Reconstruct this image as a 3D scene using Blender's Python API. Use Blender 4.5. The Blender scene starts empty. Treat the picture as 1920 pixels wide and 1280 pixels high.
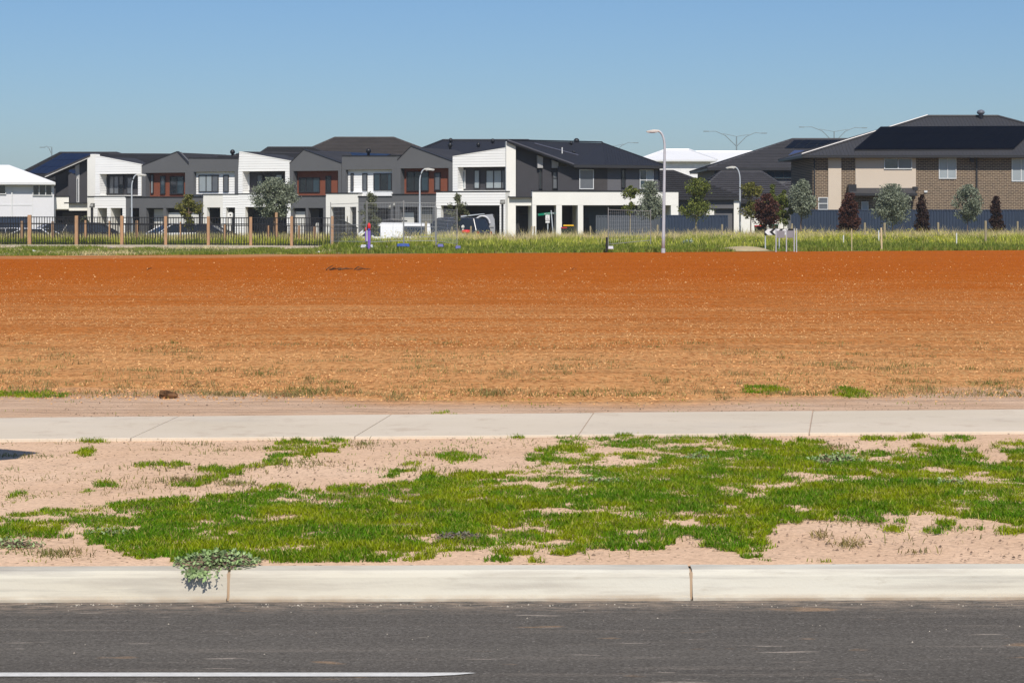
import bpy, bmesh, math, random
import numpy as np
from mathutils import Vector, Matrix, noise as mnoise
random.seed(7); rng = np.random.default_rng(11)
R = math.radians
SC = bpy.context.scene
COL = SC.collection
# ---------------- camera (70 mm, level, shifted down) ----------------
FPX = 3733.0; HC = 1.75; HZ = 395.0
cam_d = bpy.data.cameras.new('camera'); cam = bpy.data.objects.new('camera', cam_d); COL.objects.link(cam)
cam_d.sensor_width = 36.0; cam_d.lens = 36.0*FPX/1920.0; cam_d.shift_y = -(640.0-HZ)/1920.0
cam_d.clip_start = 0.1; cam_d.clip_end = 4000
cam.location = (0, 0, HC); cam.rotation_euler = (R(90), 0, 0)
SC.camera = cam
# ---------------- sky and sun ----------------
SUN_AZ, SUN_EL = 9.0, 47.0            # degrees to the right of straight behind the camera, elevation
w = bpy.data.worlds.new('World'); SC.world = w; w.use_nodes = True
nt = w.node_tree; nt.nodes.clear()
wo = nt.nodes.new('ShaderNodeOutputWorld'); bg = nt.nodes.new('ShaderNodeBackground'); sk = nt.nodes.new('ShaderNodeTexSky')
sk.sky_type = 'NISHITA'; sk.sun_disc = False; sk.sun_elevation = R(SUN_EL); sk.sun_rotation = R(180-SUN_AZ)
sk.altitude = 0; sk.air_density = 0.97; sk.dust_density = 0.62; sk.ozone_density = 10.0
bg.inputs['Strength'].default_value = 0.089
nt.links.new(sk.outputs[0], bg.inputs[0]); nt.links.new(bg.outputs[0], wo.inputs[0])
sd = bpy.data.lights.new('sun', 'SUN'); sd.energy = 4.5; sd.angle = R(0.53); sd.color = (1.0, 0.93, 0.83)
sun = bpy.data.objects.new('sun', sd); COL.objects.link(sun)
S = Vector((math.sin(R(SUN_AZ))*math.cos(R(SUN_EL)), -math.cos(R(SUN_AZ))*math.cos(R(SUN_EL)), math.sin(R(SUN_EL))))
sun.rotation_euler = S.to_track_quat('Z', 'Y').to_euler(); sun.location = S*60
SC.view_settings.view_transform = 'Standard'; SC.view_settings.look = 'None'
SC.view_settings.exposure = 0.08; SC.view_settings.gamma = 1.0; SC.view_settings.use_curve_mapping = False

# ---------------- materials ----------------
MATS = {}
def N(nt, t, **k):
    n = nt.nodes.new(t)
    for a, b in k.items(): setattr(n, a, b)
    return n
def pm(name, col, rough=0.75, var=0.12, scale=3.0, bump=0.0, bscale=40.0, metal=0.0, spec=0.4, island=0.0, stretch=None, col2=None, transl=0.0, coord='Object'):
    """procedural principled: base colour broken up by two noises, optional fine bump, optional per-piece value"""
    if name in MATS: return MATS[name]
    m = bpy.data.materials.new(name); m.use_nodes = True; nt = m.node_tree; L = nt.links
    b = nt.nodes['Principled BSDF']; b.inputs['Roughness'].default_value = rough; b.inputs['Metallic'].default_value = metal
    b.inputs['Specular IOR Level'].default_value = spec
    tc = N(nt, 'ShaderNodeTexCoord'); mp = N(nt, 'ShaderNodeMapping')
    L.new(tc.outputs[coord], mp.inputs[0])
    if stretch: mp.inputs['Scale'].default_value = stretch
    n1 = N(nt, 'ShaderNodeTexNoise'); n1.inputs['Scale'].default_value = scale; n1.inputs['Detail'].default_value = 6; n1.inputs['Roughness'].default_value = 0.65
    L.new(mp.outputs[0], n1.inputs[0])
    rp = N(nt, 'ShaderNodeMapRange'); rp.inputs[1].default_value = 0.28; rp.inputs[2].default_value = 0.72
    rp.inputs[3].default_value = 1-var; rp.inputs[4].default_value = 1+var
    L.new(n1.outputs[0], rp.inputs[0])
    cur = rp.outputs[0]
    if island:
        g = N(nt, 'ShaderNodeNewGeometry'); r2 = N(nt, 'ShaderNodeMapRange'); r2.inputs[3].default_value = 1-island; r2.inputs[4].default_value = 1+island
        L.new(g.outputs['Random Per Island'], r2.inputs[0]); mu = N(nt, 'ShaderNodeMath', operation='MULTIPLY'); L.new(cur, mu.inputs[0]); L.new(r2.outputs[0], mu.inputs[1]); cur = mu.outputs[0]
    vm = N(nt, 'ShaderNodeVectorMath', operation='SCALE')
    if col2:
        mx = N(nt, 'ShaderNodeMix', data_type='RGBA'); mx.inputs[6].default_value = (*col, 1); mx.inputs[7].default_value = (*col2, 1)
        if island:
            g2 = N(nt, 'ShaderNodeNewGeometry'); mm = N(nt, 'ShaderNodeMath', operation='MULTIPLY_ADD'); mm.inputs[1].default_value = 7.31; mm.inputs[2].default_value = 0
            L.new(g2.outputs['Random Per Island'], mm.inputs[0]); fr = N(nt, 'ShaderNodeMath', operation='FRACT'); L.new(mm.outputs[0], fr.inputs[0])
            n3 = N(nt, 'ShaderNodeTexNoise'); n3.inputs['Scale'].default_value = scale*0.35; L.new(mp.outputs[0], n3.inputs[0])
            ad = N(nt, 'ShaderNodeMath', operation='ADD'); L.new(fr.outputs[0], ad.inputs[0]); L.new(n3.outputs[0], ad.inputs[1])
            r3 = N(nt, 'ShaderNodeMapRange'); r3.inputs[1].default_value = 0.45; r3.inputs[2].default_value = 1.45; L.new(ad.outputs[0], r3.inputs[0]); L.new(r3.outputs[0], mx.inputs[0])
        else:
            n3 = N(nt, 'ShaderNodeTexNoise'); n3.inputs['Scale'].default_value = scale*0.6; n3.inputs['Detail'].default_value = 4; L.new(mp.outputs[0], n3.inputs[0])
            r3 = N(nt, 'ShaderNodeMapRange'); r3.inputs[1].default_value = 0.38; r3.inputs[2].default_value = 0.62; L.new(n3.outputs[0], r3.inputs[0]); L.new(r3.outputs[0], mx.inputs[0])
        L.new(mx.outputs[2], vm.inputs[0])
    else: vm.inputs[0].default_value = col
    L.new(cur, vm.inputs['Scale']); L.new(vm.outputs[0], b.inputs['Base Color'])
    if bump:
        nb = N(nt, 'ShaderNodeTexNoise'); nb.inputs['Scale'].default_value = bscale; nb.inputs['Detail'].default_value = 4; L.new(mp.outputs[0], nb.inputs[0])
        bp = N(nt, 'ShaderNodeBump'); bp.inputs['Strength'].default_value = bump; bp.inputs['Distance'].default_value = 0.02
        L.new(nb.outputs[0], bp.inputs['Height']); L.new(bp.outputs[0], b.inputs['Normal'])
    if transl:
        tr = N(nt, 'ShaderNodeBsdfTranslucent'); L.new(vm.outputs[0], tr.inputs[0]); ms = N(nt, 'ShaderNodeMixShader'); ms.inputs[0].default_value = transl
        out = nt.nodes['Material Output']; L.new(b.outputs[0], ms.inputs[1]); L.new(tr.outputs[0], ms.inputs[2]); L.new(ms.outputs[0], out.inputs[0])
    MATS[name] = m; return m
M_whiterender = pm('white_render', (0.77, 0.76, 0.71), 0.85, 0.04, 0.6, 0.15, 30)
M_whiteboard = pm('white_board', (0.84, 0.84, 0.82), 0.6, 0.03, 0.8)
M_grey = pm('grey_render', (0.110, 0.113, 0.119), 0.85, 0.06, 0.7, 0.15, 30)
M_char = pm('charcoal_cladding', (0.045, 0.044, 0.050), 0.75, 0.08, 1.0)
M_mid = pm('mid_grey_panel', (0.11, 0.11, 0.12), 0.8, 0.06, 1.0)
M_orange = pm('terracotta_cladding', (0.20, 0.062, 0.032), 0.7, 0.08, 1.5)
M_cap = pm('dark_capping', (0.022, 0.022, 0.024), 0.5, 0.1, 2)
M_roofd = pm('dark_roof_tile', (0.036, 0.035, 0.038), 0.7, 0.18, 1.2, island=0.05, spec=0.25)
M_roofb = pm('brown_roof_tile', (0.075, 0.066, 0.062), 0.75, 0.18, 1.2, island=0.10, spec=0.25)
M_roofg = pm('grey_roof_tile', (0.062, 0.060, 0.066), 0.75, 0.15, 1.2, island=0.06, spec=0.25)
M_roofm = pm('slate_metal_roof', (0.021, 0.022, 0.028), 0.6, 0.08, 1.0, metal=0.0, spec=0.22)
M_roofw = pm('white_metal_roof', (0.80, 0.80, 0.80), 0.5, 0.03, 0.6)
M_solar = pm('solar_glass', (0.0015, 0.0018, 0.004), 0.3, 0.1, 2, spec=0.06)
M_solarb = pm('solar_glass_blue', (0.006, 0.010, 0.030), 0.3, 0.1, 2, spec=0.3)
M_glass = pm('window_glass_dark', (0.018, 0.022, 0.026), 0.06, 0.2, 1.2, spec=0.7)
M_glassb = pm('window_glass_blue', (0.03, 0.05, 0.065), 0.06, 0.2, 1.2, spec=0.8)
M_blind = pm('window_glass_over_blind', (0.30, 0.34, 0.36), 0.15, 0.08, 1.2, spec=0.6)
M_blindg = pm('window_glass_over_grey_blind', (0.12, 0.13, 0.145), 0.12, 0.12, 1.2, spec=0.6)
M_framew = pm('white_window_frame', (0.62, 0.63, 0.63), 0.5, 0.03, 3)
M_framed = pm('dark_window_frame', (0.03, 0.03, 0.033), 0.5, 0.05, 3)
M_door = pm('garage_door_white', (0.66, 0.66, 0.63), 0.6, 0.03, 1)
M_doorg = pm('garage_door_bluegrey', (0.075, 0.088, 0.105), 0.6, 0.05, 1)
M_beige = pm('beige_render', (0.57, 0.485, 0.39), 0.9, 0.03, 0.7, 0.1, 30)
M_navy = pm('navy_steel_sheet', (0.026, 0.041, 0.072), 0.55, 0.07, 1.5, spec=0.35)
M_galv = pm('galvanised_steel', (0.46, 0.50, 0.54), 0.5, 0.08, 6, metal=0.1)
M_galvp = pm('pale_far_steel', (0.20, 0.25, 0.27), 0.6, 0.05, 3)
M_black = pm('black_powdercoat', (0.012, 0.012, 0.014), 0.45, 0.1, 4)
M_timber = pm('treated_pine', (0.44, 0.245, 0.13), 0.85, 0.16, 3, 0.25, 30, stretch=(8, 8, 1), col2=(0.35, 0.22, 0.13))
M_timberg = pm('weathered_timber', (0.30, 0.25, 0.16), 0.9, 0.18, 3, 0.25, 30, stretch=(8, 8, 1))
M_bark = pm('bark', (0.20, 0.14, 0.10), 0.95, 0.25, 8, 0.4, 30, stretch=(4, 4, 1))
M_rubber = pm('tyre_rubber', (0.012, 0.012, 0.012), 0.8, 0.1, 6)

# ---------------- geometry helpers ----------------
def tag(o, label=None, cat=None, group=None, kind=None):
    if label: o['label'] = label
    if cat: o['category'] = cat
    if group: o['group'] = group
    if kind: o['kind'] = kind
    return o
def origin_of(p):
    v = Vector((0, 0, 0))
    while p is not None: v += p.location; p = p.parent
    return v
def thing(name, loc, label, cat, group=None):
    o = bpy.data.objects.new(name, None); COL.objects.link(o); o.location = loc; o.empty_display_size = 0.3
    return tag(o, label, cat, group)
class MB:
    def __init__(s): s.v = []; s.f = []
    def ring(s, a, b, caps=True):
        n = len(a); i = len(s.v); s.v += [tuple(p) for p in a]+[tuple(p) for p in b]
        for k in range(n):
            j = (k+1) % n; s.f.append((i+k, i+j, i+n+j, i+n+k))
        if caps: s.f.append(tuple(range(i+n-1, i-1, -1))); s.f.append(tuple(range(i+n, i+2*n)))
        return s
    def box(s, x0, x1, y0, y1, z0, z1):
        return s.ring([(x0,y0,z0),(x1,y0,z0),(x1,y0,z1),(x0,y0,z1)], [(x0,y1,z0),(x1,y1,z0),(x1,y1,z1),(x0,y1,z1)])
    def face(s, pts):
        i = len(s.v); s.v += [tuple(p) for p in pts]; s.f.append(tuple(range(i, i+len(pts)))); return s
    def tube(s, pts, rads, n=8, caps=True):
        pts = [Vector(p) for p in pts]; i0 = len(s.v)
        if not isinstance(rads, (list, tuple)): rads = [rads]*len(pts)
        for k, p in enumerate(pts):
            d = (pts[min(k+1, len(pts)-1)]-pts[max(k-1, 0)]).normalized()
            up = Vector((0, 0, 1)) if abs(d.z) < 0.95 else Vector((1, 0, 0))
            a = d.cross(up).normalized(); b = d.cross(a).normalized()
            for q in range(n):
                t = 2*math.pi*q/n; s.v.append(tuple(p+(a*math.cos(t)+b*math.sin(t))*rads[k]))
        for k in range(len(pts)-1):
            for q in range(n):
                q2 = (q+1) % n; s.f.append((i0+k*n+q, i0+k*n+q2, i0+(k+1)*n+q2, i0+(k+1)*n+q))
        if caps: s.f.append(tuple(range(i0+n-1, i0-1, -1))); e = i0+(len(pts)-1)*n; s.f.append(tuple(range(e, e+n)))
        return s
    def lathe(s, c, prof, n=14):
        return s.tube([(c[0], c[1], c[2]+z) for r, z in prof], [max(r, 1e-4) for r, z in prof], n)
    def build(s, name, mat, parent=None, smooth=False, bevel=0.0, loc=None, recalc=True):
        org = Vector(loc) if loc is not None else origin_of(parent)
        me = bpy.data.meshes.new(name)
        me.from_pydata([(x-org.x, y-org.y, z-org.z) for x, y, z in s.v], [], s.f)
        if recalc or bevel:
            bm = bmesh.new(); bm.from_mesh(me)
            if bevel:
                bmesh.ops.remove_doubles(bm, verts=bm.verts, dist=1e-5)
                bmesh.ops.bevel(bm, geom=[e for e in bm.edges if len(e.link_faces) == 2 and e.calc_face_angle(0) > 0.5], offset=bevel, segments=1, affect='EDGES', clamp_overlap=True)
            bmesh.ops.recalc_face_normals(bm, faces=bm.faces); bm.to_mesh(me); bm.free()
        if smooth:
            me.polygons.foreach_set('use_smooth', [True]*len(me.polygons))
        if mat: me.materials.append(mat)
        o = bpy.data.objects.new(name, me); COL.objects.link(o)
        if parent is not None: o.parent = parent
        if loc is not None: o.location = Vector(loc)-origin_of(parent)
        return o
def copy_tree(o, loc=None, label=None, parent=None):
    c = o.copy(); COL.objects.link(c)
    if parent is not None: c.parent = parent
    if loc is not None: c.location = loc
    if label: c['label'] = label
    for ch in list(o.children): copy_tree(ch, parent=c)
    return c
def np_mesh(name, V, F, mat, kind='stuff', smooth=False):
    me = bpy.data.meshes.new(name); k = F.shape[1]
    me.vertices.add(len(V)); me.vertices.foreach_set('co', V.astype(np.float32).ravel())
    me.loops.add(F.size); me.loops.foreach_set('vertex_index', F.astype(np.int32).ravel())
    me.polygons.add(len(F)); me.polygons.foreach_set('loop_start', np.arange(0, F.size, k, dtype=np.int32)); me.polygons.foreach_set('loop_total', np.full(len(F), k, dtype=np.int32))
    if smooth: me.polygons.foreach_set('use_smooth', np.ones(len(F), dtype=bool))
    me.update(calc_edges=True); me.validate(); me.materials.append(mat)
    o = bpy.data.objects.new(name, me); COL.objects.link(o)
    if kind: o['kind'] = kind
    return o
def P(px, py, Y): return Vector(((px-960)/FPX*Y, Y, HC-(py-HZ)/FPX*Y))
def X(px, Y): return (px-960)/FPX*Y
def ss(t): t = max(0.0, min(1.0, t)); return t*t*(3-2*t)
# ---------------- terrain ----------------
KH = 0.132
def kerbY(x): return 8.93+0.015*x
def pathN(x): return 14.02+0.07*x
def pathF(x): return 15.52+0.083*x
def edgeY(x): return max(80.0, min(106.0, 84+16*(x+21.6)/47.3))
def tz(x, Y):
    if Y < kerbY(x): return 0.0
    if Y < pathN(x): return KH+0.02*ss((Y-9)/5)
    if Y < 17: return 0.15
    e = edgeY(x); 
    if Y <= e: return 0.15-0.0046*(Y-17)
    ze = 0.15-0.0046*(e-17)
    z = ze+(0.08-ze)*ss((Y-e)/12.0)
    if Y > 105 and x < 12: z -= 0.55*ss((Y-106)/4)*ss((125-Y)/4)*ss((11-x)/4)
    return z
def gY(px, py, lo=60.0, hi=128.0):
    for _ in range(40):
        m = (lo+hi)/2; z = tz(X(px, m), m); y = HZ+(HC-z)*FPX/m
        if y > py: lo = m
        else: hi = m
    return (lo+hi)/2
def G(px, py=None, Y=None):
    if Y is None: Y = gY(px, py)
    x = X(px, Y); return Vector((x, Y, tz(x, Y)))
# ---------------- building frame ----------------
class Fr:
    def __init__(s, px, Y, deg):
        s.o = Vector((X(px, Y), Y, 0)); a = R(deg); s.d = Vector((math.cos(a), math.sin(a), 0)); s.n = Vector((-math.sin(a), math.cos(a), 0))
    def pt(s, px, py, t=0.0):
        u = (px-960)/FPX; Y = (t+s.o.dot(s.n))/(u*s.n.x+s.n.y); return Vector((u*Y, Y, HC-(py-HZ)/FPX*Y))
    def sz(s, px, py, t=0.0):
        p = s.pt(px, py, t); return ((p-s.o).dot(s.d), p.z)
    def w(s, a, t, z): v = s.o+s.d*a+s.n*t; v.z = z; return v
    def prism(s, mb, poly, t0, t1): return mb.ring([s.w(a, t0, z) for a, z in poly], [s.w(a, t1, z) for a, z in poly])
    def px_prism(s, mb, pts, t0, t1): return s.prism(mb, [s.sz(x, y, t0) for x, y in pts], t0, t1)
    def rect(s, xa, xb, ya, yb, t):
        m = (xa+xb)/2; return s.sz(xa, ya, t)[0], s.sz(xb, ya, t)[0], s.sz(m, yb, t)[1], s.sz(m, ya, t)[1]   # s0 s1 z0 z1
    def pbox(s, mb, xa, xb, ya, yb, t0, t1, zb=None):
        s0, s1, z0, z1 = s.rect(xa, xb, ya, yb, t0)
        if zb is not None: z0 = zb
        return s.prism(mb, [(s0, z0), (s1, z0), (s1, z1), (s0, z1)], t0, t1)
    def sbox(s, mb, s0, s1, t0, t1, z0, z1): return s.prism(mb, [(s0, z0), (s1, z0), (s1, z1), (s0, z1)], t0, t1)
GZ = 0.02   # level the walls start at (a little in the ground)
def clip_band(poly, z0, z1):
    def cl(ps, z, keep_above):
        out = []
        for i in range(len(ps)):
            a, b = ps[i], ps[(i+1) % len(ps)]
            ia = (a[1] >= z) == keep_above or a[1] == z; ib = (b[1] >= z) == keep_above or b[1] == z
            if ia: out.append(a)
            if ia != ib:
                t = (z-a[1])/(b[1]-a[1]); out.append((a[0]+(b[0]-a[0])*t, z))
        return out
    p = cl(poly, z0, True)
    return cl(p, z1, False) if len(p) > 2 else []
def boards(F, poly, t, parent, mat, pitch=0.17, name='board'):
    """horizontal weatherboards, each one an object, tilted so its lower edge stands proud"""
    zs = [p[1] for p in poly]; z = min(zs)
    while z < max(zs)-0.01:
        z1 = min(z+pitch, max(zs)); c = clip_band(poly, z, z1)
        if len(c) > 2:
            a = [F.w(q[0], t-0.022+0.016*(q[1]-z)/pitch, q[1]-(0.006 if q[1] > z+pitch*0.99 else 0)) for q in c]
            MB().ring(a, [F.w(q[0], t+0.01, q[1]) for q in c]).build(name, mat, parent)
        z = z1
def window(F, xa, xb, ya, yb, t, parent, glass, frame, panes=1, fw=0.05, splits=None, hsplit=None):
    """recessed frame bars with separate panes; splits = px of mullions; glass may be a list"""
    s0, s1, z0, z1 = F.rect(xa, xb, ya, yb, t)
    mb = MB(); F.sbox(mb, s0, s1, t-0.06, t+0.02, z0, z0+fw); F.sbox(mb, s0, s1, t-0.06, t+0.02, z1-fw, z1)
    xs = [s0+fw/2]+([F.sz(q, ya, t)[0] for q in splits] if splits else [s0+(s1-s0)*k/panes for k in range(1, panes)])+[s1-fw/2]
    for q in xs: F.sbox(mb, q-fw/2, q+fw/2, t-0.062, t+0.018, z0+fw, z1-fw)
    zr = [z0+fw, z1-fw]
    if hsplit:
        zh = z0+(z1-z0)*hsplit; F.sbox(mb, s0+fw, s1-fw, t-0.058, t+0.016, zh-fw/2, zh+fw/2); zr = [z0+fw, zh, z1-fw]
    o = mb.build('window', frame, parent)
    for k in range(len(xs)-1):
        for j in range(len(zr)-1):
            g = glass[k % len(glass)] if isinstance(glass, list) else glass
            F.sbox(MB(), xs[k]+fw/2-.005, xs[k+1]-fw/2+.005, t-0.02, t+0.01, zr[j]-.004, zr[j+1]+.004).build('pane', g, o)
    return o
def courses(mb, e0, e1, r1, r0, n, lift=0.035):
    """overlapping tile courses over the roof plane e0-e1 (eave) r0-r1 (ridge)"""
    nrm = (e1-e0).cross(r0-e0)
    if nrm.length < 1e-6: nrm = (e1-e0).cross(r1-e0)
    nrm.normalize()
    if nrm.z < 0: nrm = -nrm
    for k in range(n):
        a, b = k/n, (k+1.02)/n; b = min(b, 1.0)
        p0, p1 = e0.lerp(r0, a), e1.lerp(r1, a); q0, q1 = e0.lerp(r0, b), e1.lerp(r1, b)
        mb.ring([p0+nrm*lift, p1+nrm*lift, q1+nrm*0.004, q0+nrm*0.004], [p0-nrm*0.02, p1-nrm*0.02, q1-nrm*0.02, q0-nrm*0.02])
def hip_roof(F, s0, s1, t0, t1, ze, sa, sb, zr, parent, mat, tiles=True, fascia=M_cap, tm=None, ridge=True):
    tm = (t0+t1)/2 if tm is None else tm
    E = [F.w(s0, t0, ze), F.w(s1, t0, ze), F.w(s1, t1, ze), F.w(s0, t1, ze)]; A, B = F.w(sa, tm, zr), F.w(sb, tm, zr)
    L = (F.w(0, tm, zr)-F.w(0, t0, ze)).length; n = max(3, int(L/0.40)) if tiles else 1
    mb = MB()
    for a, b, c, d in ((E[0], E[1], B, A), (E[1], E[2], B, B), (E[2], E[3], A, B), (E[3], E[0], A, A)): courses(mb, a, b, c, d, n, 0.10 if tiles else 0.01)
    o = mb.build('roof', mat, parent); 
    f = MB(); 
    f.ring([p-Vector((0, 0, 0.15)) for p in E], [p-Vector((0, 0, 0.01)) for p in E]); f.build('gutter', fascia, parent)
    if ridge:
        r = MB(); r.tube([A+Vector((0, 0, .03)), B+Vector((0, 0, .03))], 0.09, 6)
        for c, q in ((E[0], A), (E[1], B), (E[2], B), (E[3], A)): r.tube([c+Vector((0, 0, .03)), q+Vector((0, 0, .03))], 0.085, 6)
        r.build('ridge_cap', mat, parent)
    return o
def whirly(p, parent, mat=M_black, r=0.2):
    mb = MB(); mb.lathe((p.x, p.y, p.z), [(r*.55, -0.35), (r*.55, 0.0), (r*.9, 0.04), (r*1.1, 0.14), (r*.95, 0.24), (r*.5, 0.31), (0.02, 0.33)], 12)
    return mb.build('roof_vent', mat, parent, smooth=True)
# ================= GROUND =================
def ground_mat(name, build):
    m = bpy.data.materials.new(name); m.use_nodes = True; nt = m.node_tree; b = nt.nodes['Principled BSDF']; b.inputs['Roughness'].default_value = 0.95
    b.inputs['Specular IOR Level'].default_value = 0.0
    g = N(nt, 'ShaderNodeNewGeometry'); build(nt, b, g.outputs['Position']); return m
def noise_n(nt, vec, scale, detail=5, stretch=None, rough=0.6, off=0):
    L = nt.links
    mp = N(nt, 'ShaderNodeMapping'); L.new(vec, mp.inputs[0]); mp.inputs['Location'].default_value = (off, off*.7, 0)
    if stretch: mp.inputs['Scale'].default_value = stretch
    n = N(nt, 'ShaderNodeTexNoise'); n.inputs['Scale'].default_value = scale; n.inputs['Detail'].default_value = detail; n.inputs['Roughness'].default_value = rough
    L.new(mp.outputs[0], n.inputs[0]); return n.outputs[0]
def ramp(nt, fac, a, b, lo=0.0, hi=1.0):
    r = N(nt, 'ShaderNodeMapRange'); r.inputs[1].default_value = a; r.inputs[2].default_value = b; r.inputs[3].default_value = lo; r.inputs[4].default_value = hi
    nt.links.new(fac, r.inputs[0]); return r.outputs[0]
def mixc(nt, fac, a, b):
    m = N(nt, 'ShaderNodeMix', data_type='RGBA')
    if isinstance(fac, float): m.inputs[0].default_value = fac
    else: nt.links.new(fac, m.inputs[0])
    for i, c in ((6, a), (7, b)):
        if isinstance(c, tuple): m.inputs[i].default_value = (*c, 1)
        else: nt.links.new(c, m.inputs[i])
    return m.outputs[2]
def mth(nt, op, a, b=None):
    m = N(nt, 'ShaderNodeMath', operation=op)
    for i, c in enumerate((a, b)):
        if c is None: continue
        if isinstance(c, (int, float)): m.inputs[i].default_value = c
        else: nt.links.new(c, m.inputs[i])
    return m.outputs[0]
def bump(nt, b, h, s, d=0.02):
    p = N(nt, 'ShaderNodeBump'); p.inputs['Strength'].default_value = s; p.inputs['Distance'].default_value = d; nt.links.new(h, p.inputs['Height']); nt.links.new(p.outputs[0], b.inputs['Normal'])

def vor(nt, pos, scale, off=0, stretch=None):
    mp = N(nt, 'ShaderNodeMapping'); nt.links.new(pos, mp.inputs[0]); mp.inputs['Location'].default_value = (off, off*.6, 0)
    if stretch: mp.inputs['Scale'].default_value = stretch
    v = N(nt, 'ShaderNodeTexVoronoi'); v.inputs['Scale'].default_value = scale; v.voronoi_dimensions = '2D'; nt.links.new(mp.outputs[0], v.inputs[0])
    s = N(nt, 'ShaderNodeSeparateXYZ'); nt.links.new(v.outputs['Color'], s.inputs[0]); return s.outputs[0], s.outputs[1], v.outputs['Distance']
def scalec(nt, c, k):
    vm = N(nt, 'ShaderNodeVectorMath', operation='SCALE'); nt.links.new(c, vm.inputs[0]); nt.links.new(k, vm.inputs['Scale']); return vm.outputs[0]
def f_soil(nt, b, pos):
    c = mixc(nt, ramp(nt, noise_n(nt, pos, 1.1, 6), .35, .65), (0.64, 0.435, 0.29), (0.72, 0.51, 0.355))
    c = mixc(nt, ramp(nt, noise_n(nt, pos, 9, 6, rough=.7), .56, .70, 0, .45), c, (0.40, 0.28, 0.20))
    c = mixc(nt, ramp(nt, noise_n(nt, pos, 38, 4), .62, .70, 0, .75), c, (0.30, 0.20, 0.14))
    c = mixc(nt, ramp(nt, noise_n(nt, pos, 90, 2, off=5), .68, .76, 0, .5), c, (0.72, 0.62, 0.50))
    v1, v2, vd = vor(nt, pos, 70); c = scalec(nt, c, ramp(nt, v1, 0, 1, .86, 1.08))
    v1, v2, vd = vor(nt, pos, 34, 7); c = mixc(nt, mth(nt, 'MULTIPLY', ramp(nt, v2, .93, .935), ramp(nt, vd, .35, .2)), c, (0.26, 0.17, 0.12))
    nt.links.new(c, b.inputs['Base Color'])
    h = mth(nt, 'ADD', noise_n(nt, pos, 30, 6), mth(nt, 'MULTIPLY', noise_n(nt, pos, 5, 3), 1.5)); bump(nt, b, h, 0.35, 0.03)
M_soil = ground_mat('pale_soil', f_soil)
def f_field(nt, b, pos):
    L = nt.links; sep = N(nt, 'ShaderNodeSeparateXYZ'); L.new(pos, sep.inputs[0]); y = sep.outputs['Y']; x = sep.outputs['X']
    wav = noise_n(nt, pos, 0.16, 5, stretch=(0.55, 1.6, 1), rough=.6)
    yy = mth(nt, 'ADD', y, mth(nt, 'MULTIPLY', mth(nt, 'SUBTRACT', wav, 0.5), mth(nt, 'MULTIPLY', y, 0.9)))
    c = mixc(nt, ramp(nt, yy, 18.5, 27), (0.68, 0.325, 0.130), (0.52, 0.185, 0.050))
    c = mixc(nt, ramp(nt, yy, 24, 38), c, (0.45, 0.120, 0.018))
    c = mixc(nt, ramp(nt, yy, 42, 66), c, (0.415, 0.093, 0.009))
    streak = noise_n(nt, pos, 0.5, 6, stretch=(0.12, 1.2, 1), rough=.75)
    c = mixc(nt, ramp(nt, streak, .40, .62, 0, .5), c, mixc(nt, ramp(nt, yy, 22, 46), (0.64, 0.34, 0.135), (0.48, 0.13, 0.017)))
    c = mixc(nt, ramp(nt, noise_n(nt, pos, .9, 6, stretch=(.25, 1, 1), off=9), .55, .72, 0, .4), c, (0.30, 0.09, 0.022))
    # tyre / grader tracks: thin long lines
    tr = noise_n(nt, pos, 0.8, 3, stretch=(0.02, 1.6, 1), off=3); c = mixc(nt, ramp(nt, tr, .62, .70, 0, .3), c, (0.33, 0.10, 0.02))
    # gravelly grain
    sp = noise_n(nt, pos, 16, 4, stretch=(1, .55, 1), rough=.8)
    c = mixc(nt, ramp(nt, sp, .52, .62, 0, .75), c, mixc(nt, ramp(nt, yy, 22, 42), (0.72, 0.42, 0.18), (0.55, 0.185, 0.042)))
    c = mixc(nt, ramp(nt, noise_n(nt, pos, 13, 4, stretch=(1, .5, 1), rough=.8, off=4), .55, .66, 0, .8), c, (0.24, 0.085, 0.02))
    g1, g2, gd = vor(nt, pos, 17, 0, (1, .3, 1)); c = scalec(nt, c, ramp(nt, g1, 0, 1, .86, 1.12))
    g1, g2, gd = vor(nt, pos, 32, 5, (1, .35, 1)); band = ramp(nt, noise_n(nt, pos, .45, 4, stretch=(.18, 1.1, 1), off=31), .40, .60, .15, 1)
    near = ramp(nt, yy, 52, 27)
    c = mixc(nt, mth(nt, 'MULTIPLY', mth(nt, 'MULTIPLY', ramp(nt, g2, .66, .72), band), mth(nt, 'ADD', mth(nt, 'MULTIPLY', near, .5), .0)), c, (0.68, 0.40, 0.17))
    c = mixc(nt, mth(nt, 'MULTIPLY', ramp(nt, g1, .88, .92), ramp(nt, near, 0, 1, .10, .55)), c, (0.26, 0.10, 0.03))
    g3, g4, gd = vor(nt, pos, 5.5, 9, (1, .5, 1)); pass
    e = mth(nt, 'SUBTRACT', y, mth(nt, 'ADD', mth(nt, 'MULTIPLY', x, .338), 91.3))
    pale = mth(nt, 'MULTIPLY', mth(nt, 'MULTIPLY', ramp(nt, e, -9, -5), ramp(nt, x, -3, -10)), ramp(nt, noise_n(nt, pos, .5, 5, stretch=(.3, 1, 1), off=40), .38, .55, .1, .8))
    c = mixc(nt, pale, c, (0.50, 0.27, 0.13))
    # pink soil along the path
    yb = mth(nt, 'ADD', mth(nt, 'MULTIPLY', ramp(nt, x, -1.0, -2.3), 1.15), mth(nt, 'MULTIPLY', ramp(nt, x, 1.0, 4.4), 1.45))
    pn = mth(nt, 'ADD', mth(nt, 'SUBTRACT', y, yb), mth(nt, 'MULTIPLY', mth(nt, 'SUBTRACT', noise_n(nt, pos, .9, 6, stretch=(.4, 1, 1)), 0.5), 1.5))
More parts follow.
